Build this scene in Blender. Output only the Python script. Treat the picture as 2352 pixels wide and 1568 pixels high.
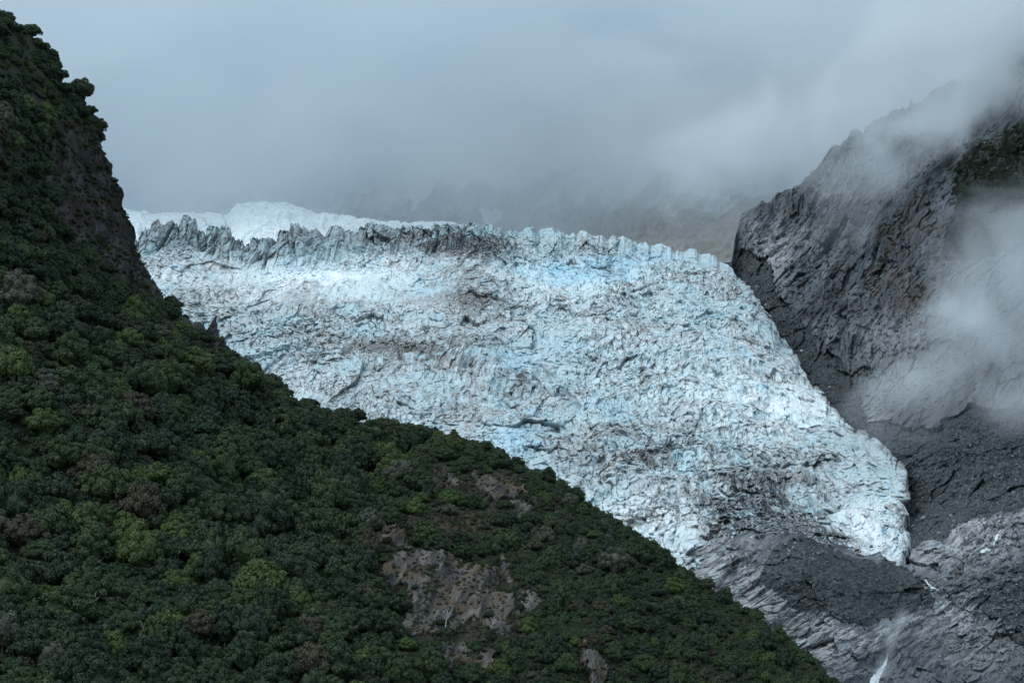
import bpy, bmesh, math, random
import numpy as np

for o in list(bpy.data.objects):
    bpy.data.objects.remove(o)

# ---------------------------------------------------------------- camera, sky, sun, exposure
scene = bpy.context.scene
PITCH = math.radians(10.0)
cam_data = bpy.data.cameras.new("camera")
cam_data.lens = 85.0
cam_data.sensor_width = 36.0
cam_data.clip_start = 0.5
cam_data.clip_end = 40000.0
cam = bpy.data.objects.new("camera", cam_data)
cam.location = (0, 0, 0)
cam.rotation_euler = (math.radians(90) + PITCH, 0, 0)
scene.collection.objects.link(cam)
scene.camera = cam

SUN_TO = np.array([-0.55, -0.36, 0.76])
SUN_TO = SUN_TO / np.linalg.norm(SUN_TO)
SUN_ELEV = math.asin(SUN_TO[2])
SUN_ROT = math.atan2(SUN_TO[0], SUN_TO[1])

world = bpy.data.worlds.new("World")
scene.world = world
world.use_nodes = True
wt = world.node_tree
wt.nodes.clear()
wout = wt.nodes.new("ShaderNodeOutputWorld")
sky = wt.nodes.new("ShaderNodeTexSky")
sky.sky_type = 'NISHITA'
sky.sun_disc = False
sky.sun_elevation = SUN_ELEV
sky.sun_rotation = SUN_ROT
bg_sky = wt.nodes.new("ShaderNodeBackground")
bg_sky.inputs["Strength"].default_value = 0.08
wt.links.new(sky.outputs[0], bg_sky.inputs["Color"])
tc = wt.nodes.new("ShaderNodeTexCoord")
dotw = wt.nodes.new("ShaderNodeVectorMath")          # overcast: thick and dark over the mountains, bright side added behind the viewer for frontal light
dotw.operation = 'DOT_PRODUCT'
dotw.inputs[1].default_value = (-0.25, -0.94, 0.22)
wt.links.new(tc.outputs["Generated"], dotw.inputs[0])
mapw = wt.nodes.new("ShaderNodeMapRange")
mapw.inputs[1].default_value = -0.9; mapw.inputs[2].default_value = 1.0
wt.links.new(dotw.outputs["Value"], mapw.inputs[0])
rampw = wt.nodes.new("ShaderNodeValToRGB")
rampw.color_ramp.elements[0].position = 0.0
rampw.color_ramp.elements[0].color = (0.26, 0.35, 0.42, 1)
rampw.color_ramp.elements[1].position = 1.0
rampw.color_ramp.elements[1].color = (1.02, 1.28, 1.46, 1)
wt.links.new(mapw.outputs[0], rampw.inputs[0])
bg_cl = wt.nodes.new("ShaderNodeBackground")
bg_cl.inputs["Strength"].default_value = 1.0
wt.links.new(rampw.outputs[0], bg_cl.inputs["Color"])
mixw = wt.nodes.new("ShaderNodeMixShader")
mixw.inputs[0].default_value = 0.75
wt.links.new(bg_sky.outputs[0], mixw.inputs[1])
wt.links.new(bg_cl.outputs[0], mixw.inputs[2])
wt.links.new(mixw.outputs[0], wout.inputs["Surface"])

sun_data = bpy.data.lights.new("sun", 'SUN')
sun_data.energy = 1.0
sun_data.angle = math.radians(12)
sun_data.color = (1.0, 0.97, 0.93)
sun = bpy.data.objects.new("sun", sun_data)
from mathutils import Vector
sun.rotation_euler = Vector(SUN_TO).to_track_quat('Z', 'Y').to_euler()
sun.location = (0, 0, 3000)
scene.collection.objects.link(sun)

scene.view_settings.view_transform = 'Standard'
scene.view_settings.look = 'None'
scene.view_settings.exposure = 0.24
scene.view_settings.gamma = 1.0
cy = scene.cycles
cy.max_bounces = 10
cy.diffuse_bounces = 3
cy.glossy_bounces = 1
cy.transmission_bounces = 2
cy.transparent_max_bounces = 8
cy.volume_bounces = 10
cy.volume_max_steps = 128
cy.use_denoising = True
cy.caustics_reflective = False
cy.caustics_refractive = False

# ---------------------------------------------------------------- survey: bearings measured on the photograph (2352 x 1568) + a distance
FQ, CU, CV = 2352 * 85.0 / 36.0, 1176.0, 784.0
CP, SP = math.cos(PITCH), math.sin(PITCH)


def P(u, v, Y):
    """World point on the bearing (u, v) at the forward distance Y."""
    u = np.asarray(u, float); v = np.asarray(v, float); Y = np.asarray(Y, float)
    dx = (u - CU) / FQ
    dy = (CV - v) / FQ
    wy = CP - dy * SP
    wz = SP + dy * CP
    return np.stack(np.broadcast_arrays(dx / wy * Y, Y, wz / wy * Y), -1)


def rbf(points, smooth=1e-3):
    """Thin-plate spline through survey points (u, v, Y)."""
    pts = np.array(points, float)
    a = pts[:, :2] / 1000.0
    n = len(a)
    d = np.linalg.norm(a[:, None] - a[None], axis=-1)
    K = np.where(d > 0, d * d * np.log(np.maximum(d, 1e-9)), 0) + np.eye(n) * smooth
    Q = np.c_[np.ones(n), a]
    A = np.zeros((n + 3, n + 3))
    A[:n, :n] = K; A[:n, n:] = Q; A[n:, :n] = Q.T
    w = np.linalg.solve(A, np.r_[pts[:, 2], 0, 0, 0])

    def f(u, v):
        u = np.asarray(u, float) / 1000.0
        v = np.asarray(v, float) / 1000.0
        r = w[n] + w[n + 1] * u + w[n + 2] * v
        for i in range(n):
            q = (u - a[i, 0]) ** 2 + (v - a[i, 1]) ** 2
            r = r + w[i] * 0.5 * q * np.log(np.maximum(q, 1e-12))
        return r
    return f


def line(points):
    p = np.array(points, float)
    return lambda x: np.interp(x, p[:, 0], p[:, 1])


# ---------------------------------------------------------------- noise
def _h(ix, iy, iz, seed):
    with np.errstate(over='ignore'):
        h = (ix.astype(np.int64).astype(np.uint32) * np.uint32(374761393)
             + iy.astype(np.int64).astype(np.uint32) * np.uint32(668265263)
             + np.uint32((iz * 2147483647 + seed * 974711 + 12345) & 0xFFFFFFFF))
        h = (h ^ (h >> np.uint32(13))) * np.uint32(1274126177)
        h = (h ^ (h >> np.uint32(16))) * np.uint32(2246822519)
        h = h ^ (h >> np.uint32(13))
    return h.astype(np.float32) / np.float32(4294967295.0)


def vnoise(x, y, seed=0):
    x = np.asarray(x); y = np.asarray(y)
    ix = np.floor(x); iy = np.floor(y)
    fx = (x - ix).astype(np.float32); fy = (y - iy).astype(np.float32)
    ix = ix.astype(np.int64); iy = iy.astype(np.int64)
    fx = fx * fx * fx * (fx * (fx * 6 - 15) + 10); fy = fy * fy * fy * (fy * (fy * 6 - 15) + 10)
    a = _h(ix, iy, 0, seed); b = _h(ix + 1, iy, 0, seed)
    c = _h(ix, iy + 1, 0, seed); d = _h(ix + 1, iy + 1, 0, seed)
    return (a + (b - a) * fx) * (1 - fy) + (c + (d - c) * fx) * fy      # 0..1


def fbm(x, y, seed=0, octv=4, gain=0.5):
    s = 0; a = 1; n = 0
    for k in range(octv):
        s = s + a * (vnoise(x * 1.0, y * 1.0, seed + 17 * k) - 0.5); n += a
        c, t = math.cos(0.6), math.sin(0.6)
        x, y = (x * c - y * t) * 2.03 + 3.1, (x * t + y * c) * 2.03 + 7.7
        a *= gain
    return s / n * 2                                                     # about -1..1


def ridged(x, y, seed=0, octv=4, gain=0.5):
    s = 0; a = 1; n = 0
    for k in range(octv):
        s = s + a * (1 - np.abs(vnoise(x, y, seed + 31 * k) * 2 - 1) * 1.0); n += a
        c, t = math.cos(0.25), math.sin(0.25)
        x, y = (x * c - y * t) * 2.1 + 1.3, (x * t + y * c) * 2.1 + 4.9
        a *= gain
    return s / n                                                         # 0..1


def voro(x, y, seed=0, jit=0.9):
    """F1, F2, three random numbers of the nearest cell, offset from its centre."""
    ix = np.floor(x).astype(np.int64); iy = np.floor(y).astype(np.int64)
    f1 = np.full(x.shape, 9.0, np.float32); f2 = f1.copy()
    ci = np.zeros(x.shape, np.int64); cj = ci.copy()
    ox = np.zeros(x.shape, np.float32); oy = ox.copy()
    for i in (-1, 0, 1):
        for j in (-1, 0, 1):
            a = ix + i; b = iy + j
            px = a + 0.5 + (_h(a, b, 1, seed) - 0.5) * jit
            py = b + 0.5 + (_h(a, b, 2, seed) - 0.5) * jit
            dx = (x - px).astype(np.float32); dy = (y - py).astype(np.float32)
            d = np.sqrt(dx * dx + dy * dy)
            near = d < f1
            f2 = np.where(near, f1, np.minimum(f2, d))
            ci = np.where(near, a, ci); cj = np.where(near, b, cj)
            ox = np.where(near, dx, ox); oy = np.where(near, dy, oy)
            f1 = np.where(near, d, f1)
    return f1, f2, _h(ci, cj, 3, seed), _h(ci, cj, 4, seed), _h(ci, cj, 5, seed), ox, oy


def sst(a, b, x):
    t = np.clip((x - a) / (b - a), 0, 1)
    return t * t * (3 - 2 * t)


def blobs(u, v, items):
    s = np.zeros(np.shape(u))
    for (cx, cyy, rx, ry, a) in items:
        s = s + a * np.exp(-(((u - cx) / rx) ** 2 + ((v - cyy) / ry) ** 2))
    return s


def inside(u, v, poly):
    p = np.array(poly, float)
    r = np.zeros(np.shape(u), bool)
    n = len(p)
    for i in range(n):
        x1, y1 = p[i]; x2, y2 = p[(i + 1) % n]
        if y1 == y2:
            continue
        c = ((y1 > v) != (y2 > v)) & (u < (x2 - x1) * (v - y1) / (y2 - y1) + x1)
        r ^= c
    return r


# ---------------------------------------------------------------- mesh and material helpers
def link(o):
    scene.collection.objects.link(o)
    return o


def grid_object(name, V, mat, attrs=None, smooth=False):
    R, C = V.shape[:2]
    me = bpy.data.meshes.new(name)
    n = R * C
    me.vertices.add(n)
    me.vertices.foreach_set("co", np.ascontiguousarray(V, np.float32).ravel())
    idx = np.arange(n).reshape(R, C)
    q = np.stack([idx[:-1, :-1], idx[:-1, 1:], idx[1:, 1:], idx[1:, :-1]], -1).reshape(-1, 4)
    m = len(q)
    me.loops.add(m * 4)
    me.loops.foreach_set("vertex_index", q.astype(np.int32).ravel())
    me.polygons.add(m)
    me.polygons.foreach_set("loop_start", np.arange(0, m * 4, 4, dtype=np.int32))
    me.update(calc_edges=True)
    if smooth:
        me.shade_smooth()
    else:
        me.shade_flat()
    for k, a in (attrs or {}).items():
        at = me.attributes.new(k, 'FLOAT', 'POINT')
        at.data.foreach_set("value", np.ascontiguousarray(np.broadcast_to(a, (R, C)), np.float32).ravel())
    me.materials.append(mat)
    return link(bpy.data.objects.new(name, me))


def poly_mesh(name, verts, faces, mats, midx=None, smooth=False):
    me = bpy.data.meshes.new(name)
    me.from_pydata([tuple(map(float, p)) for p in verts], [], [tuple(map(int, f)) for f in faces])
    for m in mats:
        me.materials.append(m)
    if midx is not None:
        me.polygons.foreach_set("material_index", midx)
    if smooth:
        me.shade_smooth()
    me.update()
    return me


class NT:
    def __init__(self, name, volume=False):
        self.mat = bpy.data.materials.new(name)
        self.mat.use_nodes = True
        self.t = self.mat.node_tree
        self.t.nodes.clear()
        self.out = self.t.nodes.new("ShaderNodeOutputMaterial")
        if not volume:
            self.b = self.t.nodes.new("ShaderNodeBsdfPrincipled")
            self.b.inputs["Specular IOR Level"].default_value = 0.3
            self.t.links.new(self.b.outputs[0], self.out.inputs["Surface"])

    def set(self, sock, val):
        if hasattr(val, "is_output"):
            self.t.links.new(val, sock)
        elif isinstance(val, tuple) and len(val) == 3 and sock.type == 'RGBA':
            sock.default_value = val + (1,)
        else:
            sock.default_value = val

    def attr(self, n, typ='GEOMETRY'):
        a = self.t.nodes.new("ShaderNodeAttribute"); a.attribute_name = n; a.attribute_type = typ
        return a.outputs["Fac"]

    def coord(self, which="Object", scale=(1, 1, 1), rot=(0, 0, 0)):
        c = self.t.nodes.new("ShaderNodeTexCoord")
        m = self.t.nodes.new("ShaderNodeMapping")
        m.inputs["Scale"].default_value = scale
        m.inputs["Rotation"].default_value = rot
        self.t.links.new(c.outputs[which], m.inputs[0])
        return m.outputs[0]

    def noise(self, vec, scale=1.0, detail=4.0, rough=0.55, dist=0.0):
        n = self.t.nodes.new("ShaderNodeTexNoise")
        n.inputs["Scale"].default_value = scale; n.inputs["Detail"].default_value = detail
        n.inputs["Roughness"].default_value = rough; n.inputs["Distortion"].default_value = dist
        self.t.links.new(vec, n.inputs["Vector"])
        return n.outputs[0]

    def voronoi(self, vec, scale=1.0, out="Distance", feature='F1'):
        n = self.t.nodes.new("ShaderNodeTexVoronoi"); n.feature = feature
        n.inputs["Scale"].default_value = scale
        self.t.links.new(vec, n.inputs["Vector"])
        return n.outputs[out]

    def math(self, op, a, b=0.0, c=0.0, clamp=False):
        n = self.t.nodes.new("ShaderNodeMath"); n.operation = op; n.use_clamp = clamp
        self.set(n.inputs[0], a); self.set(n.inputs[1], b); self.set(n.inputs[2], c)
        return n.outputs[0]

    def step(self, x, a, b, lo=0.0, hi=1.0):
        n = self.t.nodes.new("ShaderNodeMapRange"); n.interpolation_type = 'SMOOTHSTEP'
        self.set(n.inputs[0], x); self.set(n.inputs[1], a); self.set(n.inputs[2], b)
        self.set(n.inputs[3], lo); self.set(n.inputs[4], hi)
        return n.outputs[0]

    def mix(self, f, a, b):
        n = self.t.nodes.new("ShaderNodeMix"); n.data_type = 'RGBA'
        self.set(n.inputs[0], f); self.set(n.inputs[6], a); self.set(n.inputs[7], b)
        return n.outputs[2]

    def bump(self, h, dist=1.0, strength=1.0):
        n = self.t.nodes.new("ShaderNodeBump")
        n.inputs["Distance"].default_value = dist; n.inputs["Strength"].default_value = strength
        self.t.links.new(h, n.inputs["Height"])
        self.t.links.new(n.outputs[0], self.b.inputs["Normal"])

    def color(self, c, rough=0.8):
        self.set(self.b.inputs["Base Color"], c)
        self.set(self.b.inputs["Roughness"], rough)
        return self.mat


def ice_material():
    m = NT("glacier_ice")
    co = m.coord()
    n1 = m.noise(co, 0.12, 6, 0.65)
    n2 = m.noise(co, 0.45, 5, 0.65)
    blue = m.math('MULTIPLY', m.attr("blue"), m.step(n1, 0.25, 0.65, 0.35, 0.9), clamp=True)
    base = m.mix(m.attr("clean_lit"), (0.40, 0.495, 0.525), (0.86, 0.91, 0.925))
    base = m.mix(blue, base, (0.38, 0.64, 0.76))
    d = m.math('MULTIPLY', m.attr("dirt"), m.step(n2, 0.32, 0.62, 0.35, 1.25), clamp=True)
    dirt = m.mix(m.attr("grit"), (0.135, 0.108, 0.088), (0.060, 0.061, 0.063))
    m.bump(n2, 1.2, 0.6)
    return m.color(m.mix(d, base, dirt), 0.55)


def rock_material():
    """Grey schist: streaked by strata, gravel and scrub where the attributes say so."""
    m = NT("grey_schist")
    co = m.coord()
    cb = m.t.nodes.new("ShaderNodeCombineXYZ")
    m.set(cb.inputs[0], m.math('MULTIPLY', m.attr("along"), 0.16)); m.set(cb.inputs[1], m.attr("across"))
    cb2 = m.t.nodes.new("ShaderNodeCombineXYZ")
    m.set(cb2.inputs[0], m.math('MULTIPLY', m.attr("along2"), 0.16)); m.set(cb2.inputs[1], m.attr("across2"))

    def both(sc, det, ro, di):
        n = m.t.nodes.new("ShaderNodeMix"); n.data_type = 'FLOAT'
        m.set(n.inputs[0], m.attr("upper")); m.set(n.inputs[2], m.noise(cb2.outputs[0], sc, det, ro, di)); m.set(n.inputs[3], m.noise(cb.outputs[0], sc, det, ro, di))
        return n.outputs[0]
    s1 = both(0.10, 7, 0.68, 0.5)
    s2 = both(0.42, 6, 0.72, 0.3)
    n1 = m.noise(co, 0.02, 5, 0.6)
    n2 = m.noise(co, 0.4, 5, 0.7)
    c = m.mix(m.step(s1, 0.3, 0.7), (0.034, 0.040, 0.047), (0.145, 0.159, 0.175))
    c = m.mix(m.step(s2, 0.54, 0.74, 0, 0.85), c, (0.33, 0.35, 0.37))
    c = m.mix(m.step(n1, 0.47, 0.66, 0, 0.6), c, (0.055, 0.056, 0.060))
    c = m.mix(m.math('MULTIPLY', m.attr("pale"), m.step(s2, 0.36, 0.60, 0.05, 1.0), clamp=True), c, (0.42, 0.44, 0.45))
    c = m.mix(m.math('MULTIPLY', m.attr("tan"), m.step(s1, 0.3, 0.6, 0.5, 1.0), clamp=True), c, (0.42, 0.36, 0.29))
    vor = m.voronoi(co, 0.55, "Color")
    sp = m.t.nodes.new("ShaderNodeSeparateColor"); m.t.links.new(vor, sp.inputs[0])
    g = m.mix(m.step(sp.outputs[0], 0.55, 1.0, 0, 0.8), (0.022, 0.028, 0.032), (0.095, 0.110, 0.118))
    c = m.mix(m.attr("gravel"), c, g)
    c = m.mix(m.math('MULTIPLY', m.attr("rust"), m.step(n2, 0.4, 0.6), clamp=True), c, (0.085, 0.055, 0.035))
    c = m.mix(m.math('MULTIPLY', m.attr("scrub"), m.step(n2, 0.36, 0.5), clamp=True), c, (0.018, 0.018, 0.014))
    c = m.mix(m.attr("snow"), c, (0.86, 0.89, 0.91))
    m.bump(m.math('ADD', s2, n2), 1.5, 0.7)
    return m.color(c, 0.75)


def hill_material():
    m = NT("hillside_soil")
    co = m.coord()
    st = m.coord("Object", (1.0, 0.3, 0.22), (0, math.radians(28), 0))
    n1 = m.noise(co, 0.06, 5, 0.6)
    n2 = m.noise(co, 0.8, 5, 0.7)
    s1 = m.noise(st, 0.25, 6, 0.65, 0.5)
    soil = m.mix(m.step(n2, 0.35, 0.65), (0.012, 0.017, 0.010), (0.035, 0.042, 0.022))
    rock = m.mix(m.step(s1, 0.35, 0.68), (0.035, 0.034, 0.035), (0.155, 0.143, 0.129))
    sp = m.noise(co, 2.2, 3, 0.7)
    rock = m.mix(m.step(sp, 0.60, 0.72, 0, 0.75), rock, (0.33, 0.325, 0.31))
    rock = m.mix(m.step(m.noise(st, 0.09, 5, 0.7, 0.8), 0.54, 0.64, 0, 0.8), rock, (0.03, 0.033, 0.04))
    rock = m.mix(m.step(n1, 0.48, 0.62, 0, 0.75), rock, (0.105, 0.076, 0.042))
    cliff = m.mix(m.step(s1, 0.4, 0.7), (0.016, 0.018, 0.021), (0.075, 0.079, 0.084))
    cliff = m.mix(m.math('MULTIPLY', m.step(n2, 0.45, 0.62), m.step(n1, 0.42, 0.55), clamp=True), cliff, (0.055, 0.034, 0.018))
    c = m.mix(m.attr("rock"), soil, rock)
    c = m.mix(m.attr("dry"), c, m.mix(m.step(n2, 0.3, 0.7), (0.02, 0.018, 0.011), (0.075, 0.060, 0.038)))
    c = m.mix(m.attr("cliff"), c, cliff)
    m.bump(m.math('ADD', s1, n2), 1.0, 0.7)
    return m.color(c, 0.9)


M_ICE, M_ROCK, M_HILL = ice_material(), rock_material(), hill_material()

# ================================================================ GROUND
gm = NT("valley_gravel")
M_GROUND = gm.color(gm.mix(gm.noise(gm.coord(), 0.3, 6), (0.10, 0.105, 0.11), (0.26, 0.27, 0.275)), 0.9)
ground = link(bpy.data.objects.new("ground", poly_mesh("ground", [(-20000, -20000, -6), (20000, -20000, -6), (20000, 20000, -6), (-20000, 20000, -6)], [(0, 1, 2, 3)], [M_GROUND])))
ground["kind"] = "structure"

# ================================================================ GLACIER
G_TOP = line([(180, 540), (300, 524), (322, 520), (345, 520), (390, 505), (430, 500), (480, 522), (545, 538), (600, 536), (690, 522), (760, 516), (860, 514),
              (960, 512), (1060, 512), (1110, 516), (1160, 532), (1190, 526), (1240, 522), (1300, 524), (1335, 530), (1365, 540),
              (1410, 540), (1450, 548), (1530, 560), (1600, 577), (1640, 590), (1670, 603), (1690, 628), (1725, 655), (1750, 695),
              (1780, 740), (1820, 795), (1850, 845), (1880, 895), (1930, 945), (2000, 1005), (2050, 1040), (2080, 1070), (2092, 1150)])
G_BOT = line([(180, 760), (320, 780), (480, 870), (700, 1030), (900, 1070), (1100, 1120), (1280, 1200), (1450, 1300), (1560, 1335), (1630, 1325),
              (1680, 1285), (1720, 1255), (1760, 1240), (1800, 1242), (1880, 1262), (1930, 1295), (2000, 1310), (2070, 1318), (2092, 1320)])
G_Y = rbf([(180, 505, 2905), (250, 505, 2905), (600, 525, 2900), (1000, 510, 2885), (1300, 524, 2880), (1530, 558, 2860), (1680, 605, 2830),
           (200, 585, 2835), (300, 585, 2830), (600, 592, 2815), (900, 602, 2795), (1200, 600, 2790), (1450, 610, 2800),
           (200, 680, 2620), (300, 680, 2620), (700, 655, 2650), (1100, 655, 2640), (1400, 650, 2670), (1650, 680, 2640),
           (200, 790, 2430), (500, 780, 2440), (900, 780, 2400), (1300, 780, 2400), (1700, 780, 2380),
           (700, 900, 2200), (1000, 880, 2200), (1400, 900, 2150), (1850, 880, 2210),
           (1000, 1000, 2020), (1400, 1000, 1980), (1800, 1000, 2000), (2000, 1010, 2010),
           (1300, 1120, 1830), (1700, 1120, 1800), (2085, 1075, 1870),
           (1500, 1240, 1660), (1650, 1240, 1650), (1750, 1210, 1670), (1900, 1250, 1610), (2075, 1290, 1590), (2085, 1190, 1740), (1950, 1150, 1760),
           (700, 1050, 1950), (1000, 1150, 1790), (1400, 1300, 1580)])


def build_glacier():
    C, R = 1150, 900
    us = np.linspace(180, 2092, C)
    # silhouette towers along the crest
    def towers(t, w, sd):
        f1, f2, r1, r2, r3, ox, oy = voro(t / w, t * 0, sd)
        return (r1 - 0.5), np.maximum(0, 1 - (f2 - f1) / 0.25), np.abs(ox), (r2 - .5) * ox
    wu_ = us + fbm(us / 40, us * 0, 4, 3) * 20
    r, e, o_, t_ = towers(wu_, 44, 5)
    tower = r * 30 - e * 12 - o_ * 10 + t_ * 22
    r, e, o_, t_ = towers(wu_, 15, 6)
    tower = tower + r * 9 - e * 4 - o_ * 3 + t_ * 8
    amp = np.interp(us, [180, 560, 1100, 1300, 1700, 2092], [1.1, 0.9, 0.6, 0.55, 0.5, 0.5])
    top = G_TOP(us)
    bot = G_BOT(us)
    T = np.linspace(0, 1, R)[:, None]
    V = top + (bot - top) * T
    U = np.broadcast_to(us, (R, C)).copy()
    tv = V[:, -1]
    ur = np.interp(tv, [1060, 1080, 1098, 1112, 1140, 1190, 1230, 1270, 1300, 1320], [2088, 2080, 2050, 2038, 2054, 2082, 2076, 2086, 2074, 2062]) + fbm(tv / 14, tv * 0, 9, 3) * 7
    ur = np.interp(V, tv, ur, left=2092)
    U = U + (ur - 2092) * sst(1880, 2092, us)
    Y = G_Y(U, V)
    V = V - tower * amp * (1 - sst(0, 60, V - top))
    V[1:] = np.maximum(V[1:], V[:1] + (np.arange(1, R) * 0.02)[:, None])
    B = P(U, V, Y)
    x, y, z = B[..., 0], B[..., 1], B[..., 2]
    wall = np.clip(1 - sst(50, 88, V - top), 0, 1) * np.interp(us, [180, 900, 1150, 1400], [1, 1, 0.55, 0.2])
    fins = np.clip(blobs(U, V, [(1080, 860, 130, 70, 1.0), (880, 810, 120, 40, 0.6), (1130, 560, 60, 50, .6)]), 0, 1)     # zones of tall fluted fins
    smooth_zone = blobs(U, V, [(1980, 1220, 100, 100, 0.62), (1850, 960, 160, 60, 0.4), (770, 640, 130, 40, 0.35), (1330, 625, 150, 30, 0.35), (1560, 600, 160, 50, 0.25)])
    rough = np.clip(0.95 + 1.0 * fbm(x / 110, z / 50, 15, 4) - smooth_zone, 0.16, 1.7)
    # broad ice-fall waves: real rises and hollows of the surface
    big = fbm(x / 90, y / 110, 16, 3) * 11 + (ridged((x * 0.92 + y * 0.3) / 120, (y * 0.92 - x * 0.3) / 70, 17, 3) - 0.5) * 14
    lift = big * sst(0, 50, V - top) * (1 - wall)
    # broken ice: tilted blocks of many sizes, split by crevasses, on the face of the fall
    wx = fbm(x / 60, z / 40, 11, 3, 0.5) * 12
    wz = fbm(x / 60, z / 40, 12, 3, 0.5) * 9
    fx = fbm(x / 9, z / 8, 13, 3, 0.6) * 1.8
    fz = fbm(x / 9, z / 8, 14, 3, 0.6) * 1.5

    def broken(stretch):
        h = np.zeros((R, C)); lines = np.zeros((R, C)); blue = np.zeros((R, C)); pick = np.zeros((R, C))
        for s, k_, ti, cr, sd, wm in ((36, 0.26, 0.6, 0.03, 21, 1.0), (15, 0.36, 1.1, 0.10, 22, 1.0), (6.6, 0.50, 1.5, 0.20, 23, 0.8), (3.1, 0.60, 1.6, 0.24, 24, 0.6)):
            X = x + wx * wm + fx; Z = (z + wz * wm + fz) * 1.15
            a0 = 0.3 + sd * 1.7 if stretch == 1 else 0.12 * math.sin(sd)
            ct, stt = math.cos(a0), math.sin(a0)
            f1, f2, r1, r2, r3, ox, oy = voro((X * ct + Z * stt) / s / 1.15, (-X * stt + Z * ct) / s / 0.9 / stretch, sd)
            oz_ = ox * stt + oy * ct          # always tilt the big blocks about the level
            e = np.maximum(0, 1 - (f2 - f1) / (0.08 if s > 10 else 0.16)) * (r2 > (0.75 if s > 30 else 0.6 if s > 10 else 0.35))
            k = (r1 - 0.5) * k_ * 1.6 + ((r2 - 0.5) * 2 * ox + (r3 - (0.42 if s < 10 else 0.36)) * (2.2 if s < 10 else 1.7) * (oz_ if s > 10 else oy)) * ti - e * cr * 1.4
            h += (s ** 0.94 * 1.12) * k * (rough if s < 30 else np.minimum(rough + .2, 1.1))
            lines = np.maximum(lines, e * (0.5 + 0.5 * r1) * (0.6 if s > 10 else 1.0 if s > 5 else 0.8))
            blue += np.where(r1 < 0.16, (0.16 - r1) * 5, 0) * (0.35 if s > 10 else 0.5)
            pick = pick + (r3 - 0.5) * (0.4 if s > 10 else 0.3)
        return h, lines, blue, pick
    tall = np.clip(np.maximum(wall, fins * 0.9) * 1.2, 0, 1)
    h, lines, blue, pick = [q0 * (1 - tall) + q1 * tall for q0, q1 in zip(broken(1), broken(3.4))]
    h += (ridged((x + wx) / 12, (z + wz) / 40, 31, 4, 0.6) - 0.55) * 9 * (rough * 0.3 + fins * 2.0 + wall * 0.6)
    h += (ridged((x + wx) / 30 + 7, (z + wz) / 16, 32, 5, 0.58) - 0.55) * 9 * rough * (1 - wall)
    h += (ridged((x + fx) / 2.6, (z + fz) / 9, 33, 3) - 0.5) * 1.6 * (0.5 + wall + fins)
    # crevasse bands: long open cracks bowed across the flow, in swarms
    swarm = sst(0.05, 0.45, fbm(x / 130, z / 60, 61, 3))
    fl_ = z + 0.0009 * (x - 60) ** 2 * 0.12 + 0.16 * x
    band = ridged((x + wx) / 110, (fl_ + wz) / 8.5, 34, 2, 0.4)
    h -= 6 * sst(0.84, 0.98, band) * swarm * (1 - wall)
    flow = ridged((x * 0.8 + z * 1.1 + wx) / 60, (z * 0.9 - x * 0.75 + wz) / 7.0, 35, 3)       # streamed ice towards the snout
    h += (flow - 0.5) * 7 * np.clip(blobs(U, V, [(1950, 1130, 170, 160, 1.0), (1800, 980, 200, 80, 0.6)]), 0, 1)
    h -= h.mean()
    B[..., 1] -= h * (0.40 + 0.10 * wall + 0.2 * fins)
    B[..., 0] += h * 0.03
    B[..., 2] += lift + h * 0.07 * sst(0, 40, V - top)
    Xw = x + fbm(x / 30, z / 60, 41, 3) * 8
    dw = np.zeros((R, C)); slot = np.zeros((R, C))
    for s, zz, amp_, til, cr, sd in ((32, 150, 22, 17, 14, 42), (13, 45, 10, 10, 7, 43), (5.5, 16, 3.5, 4.5, 2.5, 44)):
        f1, f2, r1, r2, r3, ox, oy = voro(Xw / s, z / zz, sd)
        e = np.maximum(0, 1 - (f2 - f1) / 0.16) * (r3 > 0.3)
        dw += (r1 - 0.5) * amp_ + (r2 - 0.5) * ox * 2 * til + (r3 - 0.3) * oy * til - e * cr
        slot = np.maximum(slot, e * r3)
    B[..., 1] -= dw * wall * (0.75 + 0.6 * fbm(x / 70, z * 0, 45, 2))
    marg = np.exp(-((V - top) / 17.0) ** 2) * sst(1660, 1740, us) * 0.9 + sst(2066, 2090, us + fbm(us / 20, V / 20, 8, 3) * 14) * 0.55
    dz = marg + blobs(U, V, [(1085, 580, 75, 55, 1.25), (1085, 690, 70, 35, 0.8), (980, 560, 80, 40, 0.5), (900, 800, 140, 40, 1.0), (1040, 820, 120, 35, 0.55), (1110, 930, 180, 60, 0.5),
                      (1480, 1010, 200, 80, 0.55), (1430, 1070, 150, 60, 0.5), (1720, 1140, 150, 65, 1.0), (1790, 1195, 110, 45, 1.3), (1880, 1245, 80, 30, 1.4), (1950, 1275, 60, 18, .8), (1740, 1215, 70, 30, 1.3), 
                      (1640, 1245, 45, 45, 0.9), (400, 545, 110, 60, 0.45), (760, 545, 300, 38, 0.5), (480, 720, 160, 90, 0.4), (720, 690, 60, 30, 0.45), (1150, 780, 200, 50, 0.3),
                      (1200, 880, 60, 30, 0.6), (800, 900, 200, 50, 0.4), (1850, 1080, 200, 60, 0.35), (650, 780, 200, 40, 0.4), (1000, 700, 300, 40, 0.3)])
    clean_lit_zones = blobs(U, V, [(770, 635, 130, 38, 1.1), (1810, 945, 160, 55, 1.0), (1980, 1230, 95, 80, 0.9), (1560, 1090, 90, 40, 0.6), (1320, 640, 160, 40, 0.5), (600, 640, 200, 40, 0.4), (1560, 1200, 120, 60, 0.5), (1700, 900, 200, 60, .3)])  # clean ice, plus sunlit patches and benches put into the whiteness
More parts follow.
